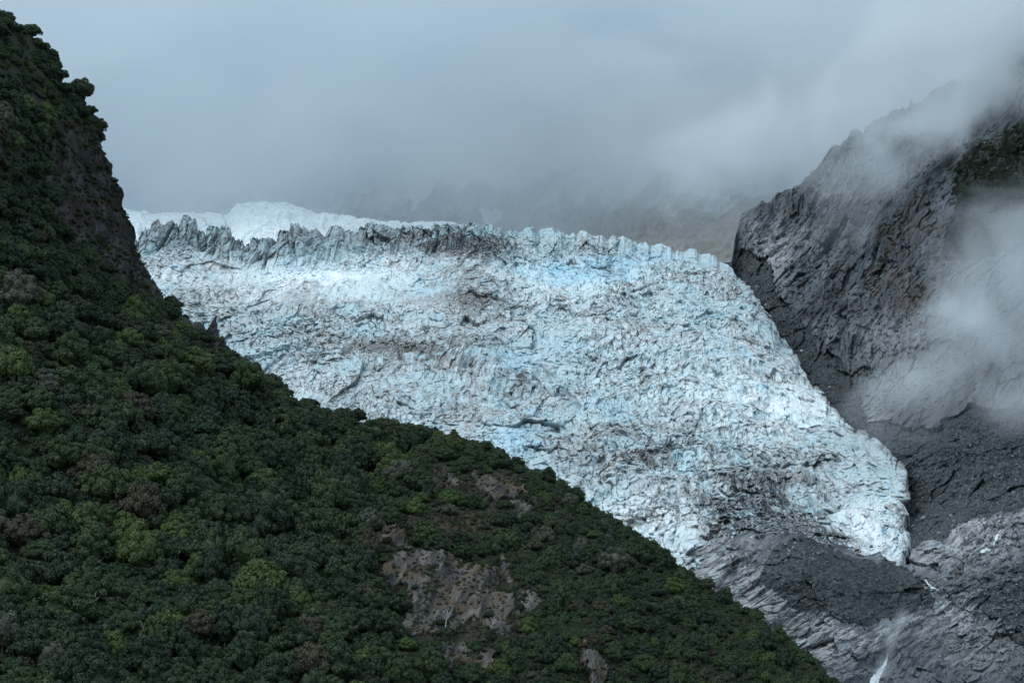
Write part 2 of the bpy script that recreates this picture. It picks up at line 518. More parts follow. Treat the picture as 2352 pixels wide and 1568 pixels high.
    bl = blobs(U, V, [(1330, 628, 120, 24, 1.0), (1420, 612, 110, 22, 0.65), (1250, 530, 60, 14, 0.4), (1550, 590, 140, 40, 0.25), (1200, 1000, 50, 40, 0.3), (1120, 800, 30, 60, .3), (1180, 850, 40, 50, .45), (1000, 660, 120, 30, .3), (1560, 1080, 60, 40, .4), (1400, 900, 200, 90, .22), (700, 600, 120, 30, .25), (1700, 720, 160, 60, .25), (1180, 1020, 60, 30, .5)])
    pat = fbm((x + wx) / 40, (z + wz) / 22, 54, 5, 0.62)
    fine = fbm((x + fx) / 4, (z + fz) / 7, 52, 4, 0.65)
    veins = ridged((x + wx * 1.3) / 22, (z + wz * 1.3) / 10, 53, 5, 0.62)
    d = 0.85 * sst(0.12, 0.78, lines * 0.9 + fine * 0.35 + pat * 0.5 + 0.25 * dz - 0.25 * np.clip(clean_lit_zones, 0, 1))
    d = np.maximum(d, 0.55 * sst(0.68, 0.90, veins + 0.16 * pat + 0.14 * fine + 0.10 * dz - 0.10 * np.clip(clean_lit_zones, 0, 1)))
    d = np.maximum(d, np.clip(dz * 1.25, 0, 1.3) * sst(0.05, 0.62, 0.46 + pat * 0.6 + fine * 0.55 + (veins - 0.55) * 0.9 + pick * 0.3 + 0.25 * (dz - 0.8)) * 0.85)
    d = np.maximum(d, sst(-0.05, 0.8, fine + pat * 0.6) * 0.42)
    drip = fbm((x + fx) / 2.6, (z + fz) / 15, 56, 4, 0.6)          # meltwater grime running down the faces
    d = np.maximum(d, 0.62 * sst(0.18, 0.75, drip + 0.75 * pat + 0.2 * dz - 0.2 * np.clip(clean_lit_zones, 0, 1)))
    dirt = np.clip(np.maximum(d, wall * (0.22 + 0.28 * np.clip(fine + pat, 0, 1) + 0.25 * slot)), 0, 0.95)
    grit = np.clip(blobs(U, V, [(1760, 1170, 190, 80, 1.2), (1085, 590, 100, 80, 0.6), (1880, 1240, 120, 50, 1), (760, 545, 500, 40, 0.5)]) + 0.1, 0, 1)
    blue = np.clip(blue * 0.95 * (1 - wall * 0.5) * (1 + 0.6 * pat) + bl + 0.08, 0, 1)
    clean_lit = np.clip(0.44 + 0.45 * pat + pick * 0.5 + clean_lit_zones * 0.7 - wall * 0.45, 0, 1)
    at = dict(dirt=dirt, grit=grit, blue=blue, clean_lit=clean_lit)
    # the ice rolls over behind the crest and plunges under the rock at the margin
    B0 = B[0]
    back = [B0 + np.array([0, dy, dz_]) for dy, dz_ in ((140, -130), (60, -45), (18, -9))]
    Bl = B[-1]
    g_on = 1 - sst(1540, 1630, us)              # behind the forested ridge the ice simply runs on down the valley
    front = [Bl + np.stack([0 * us, dy * (1 - g_on) - run * g_on, dz_ * (1 - g_on) - run * 0.36 * g_on], -1) for dy, dz_, run in ((4, -14, 12), (25, -60, 330))]
    B = np.concatenate([np.stack(back), B, np.stack(front)], 0)
    B = np.concatenate([B[:, :1] + np.array([-260, 0, 30.0]), B], 1)
    at = {k: np.pad(a, ((0, 0), (1, 0)), mode='edge') for k, a in at.items()}
    right = [B[:, -1:] + np.array([dx, dy, dz_]) for dx, dy, dz_ in ((2, 8, -4), (6, 40, -40))]
    B = np.concatenate([B] + right, 1)
    at = {k: np.pad(a, ((3, 2), (0, 2)), mode='edge') for k, a in at.items()}
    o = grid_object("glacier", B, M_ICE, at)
    o["kind"] = "structure"
    return o


build_glacier()

# ================================================================ RIGHT-HAND ROCK MOUNTAIN, MORAINE AND OUTWASH ROCK
R_TOP = line([(1560, 640), (1640, 610), (1680, 602), (1692, 540), (1705, 492), (1790, 450), (1860, 402), (1920, 350), (1960, 320), (2060, 262), (2110, 235), (2190, 190), (2300, 110), (2400, 40), (2700, -160), (3100, -420)])
R_Y = rbf([(1690, 600, 2930), (1700, 490, 2985), (1800, 445, 2940), (1900, 370, 2880), (2060, 265, 2760), (2200, 190, 2620), (2400, 40, 2420), (2700, -160, 2200),
           (1750, 700, 2660), (1880, 890, 2270), (1990, 1000, 2050), (2085, 1070, 1905), (2085, 1190, 1800), (2085, 1250, 1690), (2078, 1297, 1605),
           (1900, 600, 2640), (1900, 720, 2500), (2100, 600, 2420), (2352, 500, 2120), (2352, 700, 1980), (2100, 800, 2200), (2352, 900, 1850), (2200, 1000, 1870),
           (2352, 1100, 1690), (2352, 1300, 1520), (2200, 1250, 1610), (2352, 1568, 1330), (2150, 1420, 1470), (2000, 1568, 1310), (1800, 1450, 1410), (1700, 1350, 1500),
           (1850, 1256, 1545), (1930, 1280, 1542), (2000, 1297, 1538), (2115, 1332, 1515), (1790, 1262, 1548), (1650, 1265, 1590), (1700, 1250, 1595), (1640, 1330, 1510),
           (1600, 700, 2780), (1700, 900, 2440), (1850, 1100, 1985), (1850, 1180, 1850), (1750, 1200, 1760), (1950, 1220, 1740),
           (2600, 300, 2150), (2600, 900, 1700), (2600, 1568, 1250), (3000, 200, 1900), (3000, 900, 1450), (3000, 1568, 1080), (1560, 1500, 1400), (1560, 1330, 1560)], 2e-4)


def strata(x, z, deg):
    c, s = math.cos(math.radians(deg)), math.sin(math.radians(deg))
    return x * c + z * s, -x * s + z * c          # along, across


def build_rock_mountain():
    C, R = 930, 1000
    us = np.linspace(1560, 3100, C)
    U = np.broadcast_to(us, (R, C)).copy()
    top = R_TOP(us) + (fbm(us / 70, us * 0, 61, 5, 0.6) * 22 - (ridged(us / 34, us * 0, 59, 4, 0.55) - 0.55) * 34) * sst(1690, 1800, us)
    T = np.linspace(0, 1, R)[:, None]
    V = top + (1640 - top) * T
    Y = R_Y(U, V)
    B = P(U, V, Y)
    x, y, z = B[..., 0], B[..., 1], B[..., 2]
    w = fbm(x / 90, z / 90, 62, 3) * 0.4
    upper = 1 - sst(860, 1050, V + (2100 - U) * 0.25)            # mountain face: strata climb steeply to the right; lower rock: gentler
    a1, b1 = strata(x + w * 25, z, 56)
    a2, b2 = strata(x + w * 40, z, 30)
    a, b = a1, b1
    wu, wv = U + fbm(U / 45, V / 45, 63, 4) * 26, V + fbm(U / 45, V / 45, 64, 4) * 26
    gravel = (inside(wu, wv, [(1660, 600), (1760, 590), (1790, 700), (1850, 760), (1930, 830), (1990, 960), (2110, 990), (2240, 960), (2352, 940), (2700, 960), (2700, 1080), (2352, 1170),
                              (2230, 1215), (2080, 1300), (2060, 1200), (2030, 1100), (1900, 960), (1800, 800)])
              | inside(wu, wv, [(1780, 1262), (1850, 1240), (1960, 1285), (2080, 1300), (2130, 1350), (2150, 1400), (2020, 1430), (1900, 1420), (1830, 1380), (1760, 1330)])
              | inside(wu, wv, [(2352, 1290), (2700, 1200), (2700, 1500), (2330, 1480), (2250, 1400)])).astype(float)
    pale = blobs(U, V, [(1650, 1290, 90, 70, 1.1), (1730, 1370, 90, 60, 0.9), (1850, 1480, 170, 70, 0.85), (2150, 1270, 130, 50, 1.0), (2260, 1210, 110, 55, 1.0), (2010, 1430, 130, 40, 0.9), (2140, 1400, 130, 40, 0.9), (2250, 1480, 100, 60, 0.6), (2000, 960, 40, 50, 0.6), (2080, 880, 80, 40, .5), (1780, 600, 36, 80, 0.9), (1725, 540, 30, 60, 0.7), (1850, 560, 60, 60, 0.35), (2050, 780, 120, 70, 0.4), (2250, 330, 60, 25, 0.7)])
    rust = np.clip(blobs(U, V, [(2020, 640, 60, 70, 0.9), (2180, 560, 80, 60, 0.8), (2120, 700, 60, 40, 0.9), (1940, 520, 60, 60, 0.6), (2060, 520, 60, 40, 0.7), (1980, 880, 50, 20, 0.6), (1740, 540, 30, 60, .4)])
                   * sst(0.52, 0.68, ridged(a / 60, b / 14, 65, 4)), 0, 1)
    scrub = inside(wu, wv, [(2195, 390), (2240, 330), (2330, 270), (2420, 240), (2700, 200), (2700, 560), (2352, 600), (2250, 610), (2180, 590), (2170, 540), (2210, 480)]).astype(float)
    rough = 1 - 0.6 * gravel
    def beds(a, b, big_):
        wa = fbm(x / 30, z / 30, 60, 4, .55) * 5
        a = a + wa; b = b + wa * 0.25
        d = (ridged(a / 230, b / 70, 66, 4) - 0.55) * 85 * rough * big_
        d = d - 16 * sst(0.80, 0.97, ridged(a / 300 + 3, b / 44, 58, 3, 0.5)) * rough * (0.4 + 0.6 * big_)      # gullies along the bedding
        d = d + (ridged(a / 80, b / 17, 67, 4, 0.5) - 0.55) * 15 * rough
        d = d + (ridged(a / 22, b / 5.0, 68, 4, 0.6) - 0.55) * 7.5 * (0.3 + 0.7 * rough)
        for s_, k1, k2, sd in ((15, 0.35, 0.8, 69), (5.5, 0.5, 1.1, 70), (2.4, 0.6, 1.3, 74)):
            f1, f2, r1, r2, r3, ox, oy = voro(a / s_ / 1.9, b / s_ / 0.75, sd)
            d = d + s_ * ((r1 - .5) * k1 + ((r2 - .5) * ox + (r3 - .5) * oy) * k2 - 0.22 * np.maximum(0, 1 - (f2 - f1) / .12) * (r3 > 0.72) * (s_ < 10)) * (0.45 + 0.55 * rough)
        return d
    d = beds(a1, b1, 1.0) * upper + beds(a2, b2, 0.45) * (1 - upper)
    d = d + gravel * (fbm(x / 24, z / 14, 71, 5, 0.62) * 9)
    d = d + scrub * fbm(x / 9, z / 9, 73, 4, 0.6) * 8
    hollow = blobs(U, V, [(2015, 1540, 60, 110, 1.0)])
    d = d - hollow * 16 + blobs(U, V, [(2120, 1500, 70, 90, 9)])
    D = np.stack([-0.25 + 0 * x, -0.95 + 0 * x, 0.18 + 0 * x], -1)
    k = sst(-5, 30, V - top) * 0.8 + 0.2
    B = B + D * (np.clip(d, -75, 75) * k)[..., None]
    at = dict(gravel=gravel * 0.92, pale=np.clip(pale, 0, 1), rust=rust, scrub=scrub, snow=np.zeros_like(x), tan=np.zeros_like(x), along=a1, across=b1, along2=a2, across2=b2, upper=sst(0.3, 0.7, upper))
    back = [B[0] + np.array([60 * 0, dy, dz_]) for dy, dz_ in ((260, -330), (80, -90), (20, -12))]
    B = np.concatenate([np.stack(back), B], 0)
    at = {kk: np.pad(v_, ((3, 0), (0, 0)), mode='edge') for kk, v_ in at.items()}
    o = grid_object("rock_mountain", B, M_ROCK, at)
    o["kind"] = "structure"
    return U, V, B[3:]


ROCK_U, ROCK_V, ROCK_P = build_rock_mountain()


def rock_at(u, v):
    """Point of the rock mountain nearest to a bearing."""
    c = int(round(float(np.clip((u - ROCK_U[0, 0]) / (ROCK_U[0, 1] - ROCK_U[0, 0]), 0, ROCK_U.shape[1] - 1))))
    r = int(np.searchsorted(ROCK_V[:, c], v))
    return ROCK_P[min(r, ROCK_P.shape[0] - 1), c].copy()

# ================================================================ MOUNTAINS AND SNOWFIELD BEHIND THE CREST
def build_back_mountain():
    C, R = 800, 330
    us = np.linspace(-250, 2300, C)
    U = np.broadcast_to(us, (R, C)).copy()
    top = 60 + fbm(us / 200, us * 0, 81, 4) * 50
    T = np.linspace(0, 1, R)[:, None] ** 0.75
    V = top + (660 - top) * T
    Y = 3130 + (660 - V) * 1.75 + np.interp(U, [120, 900, 1500, 2080], [60, 20, -60, -60])
    B = P(U, V, Y)
    x, y, z = B[..., 0], B[..., 1], B[..., 2]
    w = fbm(x / 120, z / 120, 82, 3) * 30
    a, b = strata(x + w, z, 48)
    d = (ridged(a / 220, b / 110, 83, 4) - .55) * 80 + (ridged(a / 70, b / 24, 84, 4) - .55) * 30 + (ridged(a / 22, b / 8, 85, 4) - .55) * 11
    B = B + np.stack([-0.2 + 0 * x, -0.85 + 0 * x, 0.4 + 0 * x], -1) * d[..., None]
    wu, wv = U + fbm(U / 30, V / 30, 86, 4) * 14, V + fbm(U / 30, V / 30, 87, 4) * 14
    hang = (inside(wu, wv, [(915, 380), (1040, 370), (1035, 410), (1005, 450), (975, 470), (965, 495), (945, 485), (935, 440), (920, 410)])
            | inside(wu, wv, [(1110, 492), (1150, 486), (1152, 510), (1112, 520)])).astype(float)
    couloir = ridged(a / 140, b / 26, 90, 5, 0.6) - 0.55 + fbm(U / 60, V / 40, 89, 5, 0.6) * 0.25
    added_snow = sst(-0.2, 0.25, couloir + (440 - V) / 160.0) + sst(-120, 60, 830 - U + 120 * fbm(U / 50, V / 30, 87, 5, 0.6))  # added snow cover: whitens dim slopes against a dark band and brightens the cloud
    snow = np.clip(np.maximum(np.maximum(hang, added_snow), 0.34 - 0.2 * sst(1250, 1500, U)), 0, 1)
    tan = np.clip(np.interp(U, [1000, 1300, 1500], [0.15, 0.5, 0.95]), 0, 1)
    z0 = np.zeros_like(x)
    o = grid_object("back_mountain", B, M_ROCK, dict(gravel=z0, pale=z0 + 0.9, rust=tan * 0.5 * sst(560, 600, V) * sst(0.5, 0.65, ridged(a / 60, b / 20, 88, 4)), scrub=z0, snow=snow, tan=tan, along=a, across=b, along2=a, across2=b, upper=1.0))
    o["kind"] = "structure"


build_back_mountain()


def build_snowfield():
    C, R = 520, 220
    us = np.linspace(150, 1140, C)
    U = np.broadcast_to(us, (R, C)).copy()
    tl = line([(150, 470), (290, 478), (350, 492), (420, 484), (520, 492), (545, 470), (600, 462), (660, 466), (720, 486), (800, 497), (880, 506), (1000, 508), (1060, 512), (1140, 530)])
    top = tl(us) + fbm(us / 30, us * 0, 91, 4) * 6
    T = np.linspace(0, 1, R)[:, None]
    V = top + (600 - top) * T
    Y = 3190 - (V - top) * 1.2
    B = P(U, V, Y)
    x, y, z = B[..., 0], B[..., 1], B[..., 2]
    h = np.zeros_like(x)
    for s, amp_, til, cr, sd in ((38, 8, 14, 5, 92), (14, 4, 6, 3, 93), (6, 1.5, 2.5, 1, 94)):
        f1, f2, r1, r2, r3, ox, oy = voro(x / s + fbm(x / 60, y / 60, 95, 2) * .6, (y + z) / s, sd)
        h += (r1 - .5) * amp_ + ((r2 - .5) * ox + (r3 - .35) * oy) * til - np.maximum(0, 1 - (f2 - f1) / .15) * cr
    B[..., 2] += h * 0.7 * (0.3 + 0.7 * sst(0, 25, V - top))
    B[..., 1] -= h * 0.4
    z0 = np.zeros_like(x)
    back = [B[0] + np.array([0, dy, dz_]) for dy, dz_ in ((160, -120), (30, -14))]
    B = np.concatenate([np.stack(back), B], 0)
    o = grid_object("snowfield", B, M_ICE, dict(dirt=0.0, grit=0.0, blue=0.05, clean_lit=1.0))
    o["kind"] = "structure"


build_snowfield()
def mist_material(name, dens, freq, amp, rate):
    m = NT(name, volume=True)
    tcn = m.t.nodes.new("ShaderNodeTexCoord")
    ln = m.t.nodes.new("ShaderNodeVectorMath"); ln.operation = 'LENGTH'
    m.t.links.new(tcn.outputs["Object"], ln.inputs[0])
    geo = m.t.nodes.new("ShaderNodeNewGeometry")
    mp = m.t.nodes.new("ShaderNodeMapping"); mp.inputs["Scale"].default_value = (freq, freq * 0.7, freq * 1.3)
    m.t.links.new(geo.outputs["Position"], mp.inputs[0])
    n = m.noise(mp.outputs[0], 1.0, 5, 0.6, 0.5)
    val = m.math('ADD', m.math('SUBTRACT', 0.72, ln.outputs["Value"]), m.math('MULTIPLY', m.math('SUBTRACT', n, 0.5), amp))
    # fade to nothing at the hull so that no hull outline shows
    d = m.math('MULTIPLY', m.step(val, 0.0, 0.7), m.step(ln.outputs["Value"], 0.75, 0.98, 1.0, 0.0))
    v = m.t.nodes.new("ShaderNodeVolumePrincipled")
    v.inputs["Color"].default_value = (0.86, 0.90, 0.93, 1)
    m.t.links.new(m.math('MULTIPLY', d, dens), v.inputs["Density"])
    m.t.links.new(v.outputs[0], m.out.inputs["Volume"])
    m.mat.cycles.volume_step_rate = rate
    return m.mat


def icosphere(name, mat, sub=3):
    bm = bmesh.new(); bmesh.ops.create_icosphere(bm, subdivisions=sub, radius=1.0)
    me = bpy.data.meshes.new(name); bm.to_mesh(me); bm.free(); me.materials.append(mat)
    return me



# ================================================================ FORESTED HILLSIDE IN FRONT
RIDGE = line([(-200, -60), (0, 30), (30, 70), (70, 78), (100, 105), (130, 160), (150, 205), (190, 225), (212, 262), (228, 300), (238, 340), (252, 380), (280, 432), (295, 490), (304, 550), (316, 600), (350, 660), (375, 690),
              (410, 706), (440, 748), (490, 766), (506, 788), (540, 812), (610, 868), (660, 908), (740, 948), (790, 960), (850, 972), (920, 980), (1000, 996), (1060, 1008), (1130, 1030), (1180, 1058), (1260, 1096),
              (1330, 1146), (1400, 1182), (1480, 1236), (1560, 1296), (1640, 1354), (1700, 1394), (1800, 1464), (1870, 1524), (1930, 1580), (2040, 1680)])
H_Y = rbf([(-150, 0, 1010), (0, 30, 1060), (130, 160, 1090), (235, 330, 1105), (300, 540, 1110), (375, 690, 1080), (505, 785, 1060), (660, 905, 1020), (850, 970, 985), (1060, 1008, 960), (1260, 1096, 930), (1480, 1236, 880), (1700, 1394, 820), (1930, 1580, 750),
           (-150, 300, 930), (60, 300, 1000), (60, 520, 950), (160, 400, 1060), (200, 560, 1040), (-150, 700, 860), (100, 800, 870), (400, 850, 930), (600, 1000, 920), (850, 1100, 900),
           (-150, 1100, 790), (200, 1150, 800), (500, 1250, 800), (850, 1300, 815), (1050, 1200, 860), (1300, 1250, 850), (1050, 1400, 800), (1400, 1400, 790),
           (-150, 1650, 690), (200, 1650, 690), (600, 1650, 700), (1000, 1650, 715), (1400, 1650, 720), (1700, 1600, 735), (2040, 1750, 700)], 1e-3)
SLABS = [[(1083, 1095), (1195, 1134), (1200, 1150), (1137, 1165), (1087, 1130)], [(1004, 1089), (1050, 1126), (1033, 1130), (1008, 1105)], [(1157, 1182), (1199, 1167), (1224, 1200), (1178, 1204)],
         [(863, 1234), (967, 1238), (950, 1267), (867, 1263)],
         [(867, 1325), (921, 1275), (1041, 1283), (1137, 1325), (1145, 1354), (1099, 1358), (1157, 1366), (1178, 1428), (1128, 1449), (1058, 1445), (1017, 1482), (950, 1474), (913, 1453), (938, 1399), (921, 1362), (872, 1354)],
         [(1182, 1354), (1240, 1374), (1220, 1424), (1199, 1432)], [(1008, 1515), (1033, 1495), (1070, 1499), (1079, 1528), (1033, 1544), (992, 1540)], [(1091, 1486), (1137, 1519), (1116, 1548), (1091, 1540)], [(1105, 1440), (1150, 1432), (1165, 1470), (1120, 1476)], [(1150, 1290), (1190, 1300), (1180, 1330), (1148, 1325)], [(1330, 1500), (1400, 1540), (1390, 1580), (1330, 1550)]]
CLIFF = [(120, 330), (150, 305), (215, 312), (245, 345), (265, 372), (296, 432), (315, 490), (325, 550), (340, 600), (390, 690), (345, 680), (290, 640), (235, 600), (180, 560), (135, 500), (105, 420)]
CRAG = [(395, 700), (450, 735), (520, 765), (530, 800), (480, 790), (430, 755)]
DRY = [(1010, 1110, 70, 35, 0.9), (1130, 1120, 110, 40, 0.9), (1190, 1190, 70, 30, 0.7), (930, 1195, 100, 28, 1.1), (1060, 1215, 120, 30, 0.9), (1010, 1310, 150, 60, 0.8), (1080, 1400, 130, 70, 0.7), (960, 1420, 60, 80, .6), (1260, 1390, 80, 40, 0.7), (1180, 1470, 90, 40, 0.6), (1370, 1540, 80, 40, 0.7), (1290, 1320, 80, 30, 0.5)]


_ridge0 = RIDGE
RIDGE = lambda u: _ridge0(u) + fbm(np.asarray(u, float) / 16, np.asarray(u, float) * 0, 99, 4, 0.6) * np.interp(u, [0, 60, 320, 400, 560, 640], [3, 9, 9, 14, 14, 5])


def hill_masks(U, V):
    wu = U + fbm(U / 22, V / 22, 101, 4, 0.6) * 22
    wv = V + fbm(U / 22, V / 22, 102, 4, 0.6) * 22
    rock = np.zeros(U.shape, bool)
    for s in SLABS:
        rock |= inside(wu, wv, s)
    cliff = inside(wu, wv, CLIFF) | inside(wu, wv, CRAG)
    dry = np.clip(blobs(U, V, DRY) + 0.35 * fbm(U / 30, V / 30, 103, 4), 0, 1) * sst(0.15, 0.3, blobs(U, V, DRY))
    return rock.astype(float), cliff.astype(float), dry


H_US = np.concatenate([np.linspace(-200, 80, 110), np.linspace(80, 540, 420)[1:], np.linspace(540, 2030, 560)[1:]])
H_R = 560


def build_hill():
    C, R = len(H_US), H_R
    U = np.broadcast_to(H_US, (R, C)).copy()
    top = RIDGE(H_US)
    T = np.linspace(0, 1, R)[:, None]
    V = top + (1720 - top) * T
    B = P(U, V, H_Y(U, V))
    x, y, z = B[..., 0], B[..., 1], B[..., 2]
    rock, cliff, dry = hill_masks(U, V)
    a, b = strata(x + fbm(x / 40, z / 40, 104, 3) * 8, z, -52)
    a3, b3 = strata(x + fbm(x / 20, z / 20, 105, 3) * 5, z, 65)
    d = fbm(x / 60, y / 60, 106, 3) * 7 + fbm(x / 14, y / 14, 107, 3) * 1.6
    d = d * np.clip(sst(0, 120, V - top) + 0.1, 0, 1)
    bare = np.clip(rock + dry * 0.5, 0, 1)
    d = d + bare * ((ridged(a3 / 26, b3 / 9, 108, 5, 0.6) - 0.55) * 7.5 + fbm(x / 3, z / 3, 109, 3) * 0.7)
    d = d + bare * ((np.floor((z + fbm(x / 12, z / 30, 115, 3) * 5) / 7.0) * 7.0 - z) * -0.35)
    d = d + cliff * ((ridged(a / 30, b / 7, 110, 5, 0.6) - 0.55) * 9 + fbm(x / 3, z / 3, 111, 3) * 1.6 + (ridged(a / 9, b / 2.5, 112, 3) - .5) * 2.2)
    D = np.stack([0.25 + 0 * x, -0.75 + 0 * x, 0.6 + 0 * x], -1)
    B = B + D * d[..., None]
    edgy = np.interp(U, [60, 130, 330, 420, 520, 560], [0, 1, 1, 0.6, 0.6, 0]) * (1 - sst(20, 160, V - top))
    B[..., 0] += edgy * ((ridged(z / 16, y / 40, 113, 4, 0.6) - 0.6) * 7 + fbm(z / 3.0, y / 10, 114, 3) * 1.4)
    back = [B[0] + np.array([dx, dy, dz]) for dx, dy, dz in ((-70, 240, -230), (-25, 70, -50), (-6, 16, -7))]
    G = np.concatenate([np.stack(back), B], 0)
    at = {k: np.pad(q, ((3, 0), (0, 0)), mode='edge') for k, q in dict(rock=rock, cliff=cliff, dry=dry * (1 - rock)).items()}
    o = grid_object("hillside", G, M_HILL, at)
    o["kind"] = "structure"
    return B, V


HILL_P, HILL_V = build_hill()


def hill_at(u, v):
    """Point of the hillside at a bearing (bilinear over its grid)."""
    u = np.asarray(u, float); v = np.asarray(v, float)
    c = np.clip(np.interp(u, H_US, np.arange(len(H_US))), 0, len(H_US) - 1.001)
    top = RIDGE(u)
    r = np.clip((v - top) / (1720 - top) * (H_R - 1), 0, H_R - 1.001)
    ci = c.astype(int); ri = r.astype(int)
    fc = (c - ci)[..., None]; fr = (r - ri)[..., None]
    return (HILL_P[ri, ci] * (1 - fc) + HILL_P[ri, ci + 1] * fc) * (1 - fr) + (HILL_P[ri + 1, ci] * (1 - fc) + HILL_P[ri + 1, ci + 1] * fc) * fr


# ---------------------------------------------------------------- foliage
def leaf_material():
    m = NT("leaves")
    t = m.attr("tint", 'INSTANCER')
    r = m.t.nodes.new("ShaderNodeValToRGB"); r.color_ramp.interpolation = 'LINEAR'
    el = r.color_ramp.elements
    cols = [(0.0, (0.008, 0.021, 0.013)), (0.25, (0.025, 0.046, 0.017)), (0.5, (0.056, 0.086, 0.022)), (0.75, (0.042, 0.036, 0.024)), (1.0, (0.068, 0.074, 0.058))]
    el[0].position, el[0].color = 0.0, cols[0][1] + (1,)
    el[1].position, el[1].color = 1.0, cols[-1][1] + (1,)
    for p, c in cols[1:-1]:
        e = el.new(p); e.color = c + (1,)
    m.t.links.new(t, r.inputs[0])
    n = m.noise(m.coord("Object"), 9.0, 3, 0.6)
    c = m.mix(m.step(n, 0.35, 0.7), r.outputs[0], m.mix(0.5, r.outputs[0], (0.07, 0.095, 0.04)))
    m.b.inputs["Specular IOR Level"].default_value = 0.25
    return m.color(c, 0.6)


M_LEAF = leaf_material()
bk = NT("bark")
M_BARK = bk.color(bk.mix(bk.noise(bk.coord("Object", (6, 6, 1.5)), 2.0, 5), (0.05, 0.043, 0.036), (0.15, 0.14, 0.125)), 0.9)
dw = NT("bleached_wood")
M_DEAD = dw.color(dw.mix(dw.noise(dw.coord("Object", (6, 6, 1.5)), 2.0, 5), (0.22, 0.21, 0.2), (0.42, 0.41, 0.4)), 0.9)


def tube(vs, fs, pts, rads, n=6):
    base = len(vs)
    pts = [np.array(p, float) for p in pts]
    for i, p in enumerate(pts):
        d = pts[min(i + 1, len(pts) - 1)] - pts[max(i - 1, 0)]
        d = d / (np.linalg.norm(d) + 1e-9)
        s = np.cross(d, [0.3, 0.9, 0.2]); s /= np.linalg.norm(s)
        t = np.cross(d, s)
        for k in range(n):
            a = 2 * math.pi * k / n
            vs.append(p + rads[i] * (math.cos(a) * s + math.sin(a) * t))
    for i in range(len(pts) - 1):
        for k in range(n):
            fs.append((base + i * n + k, base + i * n + (k + 1) % n, base + (i + 1) * n + (k + 1) % n, base + (i + 1) * n + k))
    fs.append(tuple(base + (len(pts) - 1) * n + k for k in range(n)))


def crown_mesh(seed, style):
    """Crown of unit radius standing on z = 0: lobes covered in small leaf faces, gaps between the lobes."""
    rg = np.random.default_rng(seed)
    nl, hgt, lr, per, leaf, flat = dict(dome=(30, 1.3, (0.22, 0.36), 270, 0.036, 0.62), tall=(28, 1.95, (0.20, 0.34), 270, 0.038, 0.65), loose=(22, 1.15, (0.17, 0.30), 200, 0.044, 0.8),
                                        bush=(12, 0.95, (0.28, 0.42), 150, 0.075, 0.8), wispy=(34, 1.3, (0.09, 0.2), 60, 0.06, 1.2))[style]
    if style in ('dome', 'tall', 'loose'):
        q = rg.uniform(0.72, 1.25)
        nl, lr = int(nl / q ** 1.5), (lr[0] * q * 0.9, lr[1] * q)
    lob = rg.normal(size=3) * np.array([0.22, 0.22, 0.10])      # lopsided crowns
    squash = rg.uniform(0.8, 1.2)
    C, Rr = [], []
    tries = 0
    while len(C) < nl and tries < 4000:
        tries += 1
        d = rg.normal(size=3); d /= np.linalg.norm(d)
        if d[2] < -0.35:
            continue
        f = rg.uniform(0.62, 0.8) if style != 'wispy' else rg.uniform(0.3, 0.95)
        c = np.array([d[0] * f * (1 - 0.25 * max(0, d[2])) * squash, d[1] * f * (1 - 0.25 * max(0, d[2])) / squash, 0.42 * hgt + d[2] * f * 0.6 * hgt]) + lob * (0.4 + d @ lob)
        r = rg.uniform(*lr)
        if all(np.linalg.norm(c - q) > 0.62 * (r + s) for q, s in zip(C, Rr)):
            C.append(c); Rr.append(r)
    Vv, F = [], []
    ctr = np.array([0, 0, 0.35 * hgt])
    for c, r in zip(C, Rr):
        n = int(per * (r / 0.3) ** 1.7)
        out = (c - ctr) / (np.linalg.norm(c - ctr) + 1e-6)
        d = rg.normal(size=(n, 3)) + out * 0.75 + np.array([0, 0, 0.35]); d /= np.linalg.norm(d, axis=1)[:, None]
        # a second, smaller tier of bumps on the lobe
        bump = 1 + 0.13 * np.sin(d @ rg.normal(size=3) * 7 + rg.uniform(0, 6)) * np.sin(d @ rg.normal(size=3) * 8)
        p = c + d * r * np.array([1, 1, flat + 0.2]) * (bump * rg.uniform(0.80, 1.05, n))[:, None]
        nn = d + rg.normal(size=(n, 3)) * 0.42; nn /= np.linalg.norm(nn, axis=1)[:, None]
        s = np.cross(nn, rg.normal(size=(n, 3))); s /= np.linalg.norm(s, axis=1)[:, None]
        t = np.cross(nn, s)
        w = leaf * rg.uniform(0.6, 1.3, n)[:, None]; l = w * rg.uniform(1.0, 1.8, n)[:, None]
        quad = np.stack([p - s * w - t * l * 0.3, p + s * w * 0.2 - t * l, p + s * w + t * l * 0.3, p - s * w * 0.2 + t * l], 1)
        b = len(Vv) * 4
        Vv.append(quad)
    Q = np.concatenate(Vv).reshape(-1, 3)
    F = [tuple(range(4 * i, 4 * i + 4)) for i in range(len(Q) // 4)]
    vs = list(Q)
    # inner foliage mass so that the crown is not hollow
    if style != 'wispy':
        bm = bmesh.new(); bmesh.ops.create_icosphere(bm, subdivisions=2, radius=1)
        b = len(vs)
        for v_ in bm.verts:
            k = 0.60 + 0.1 * math.sin(5 * v_.co.x + seed) * math.cos(6 * v_.co.y)
            vs.append(np.array([v_.co.x * k, v_.co.y * k, 0.40 * hgt + v_.co.z * k * 0.62 * hgt]))
        for f in bm.faces:
            F.append(tuple(b + v_.index for v_ in f.verts))
        bm.free()
    return poly_mesh("crown_" + style, vs, F, [M_LEAF])


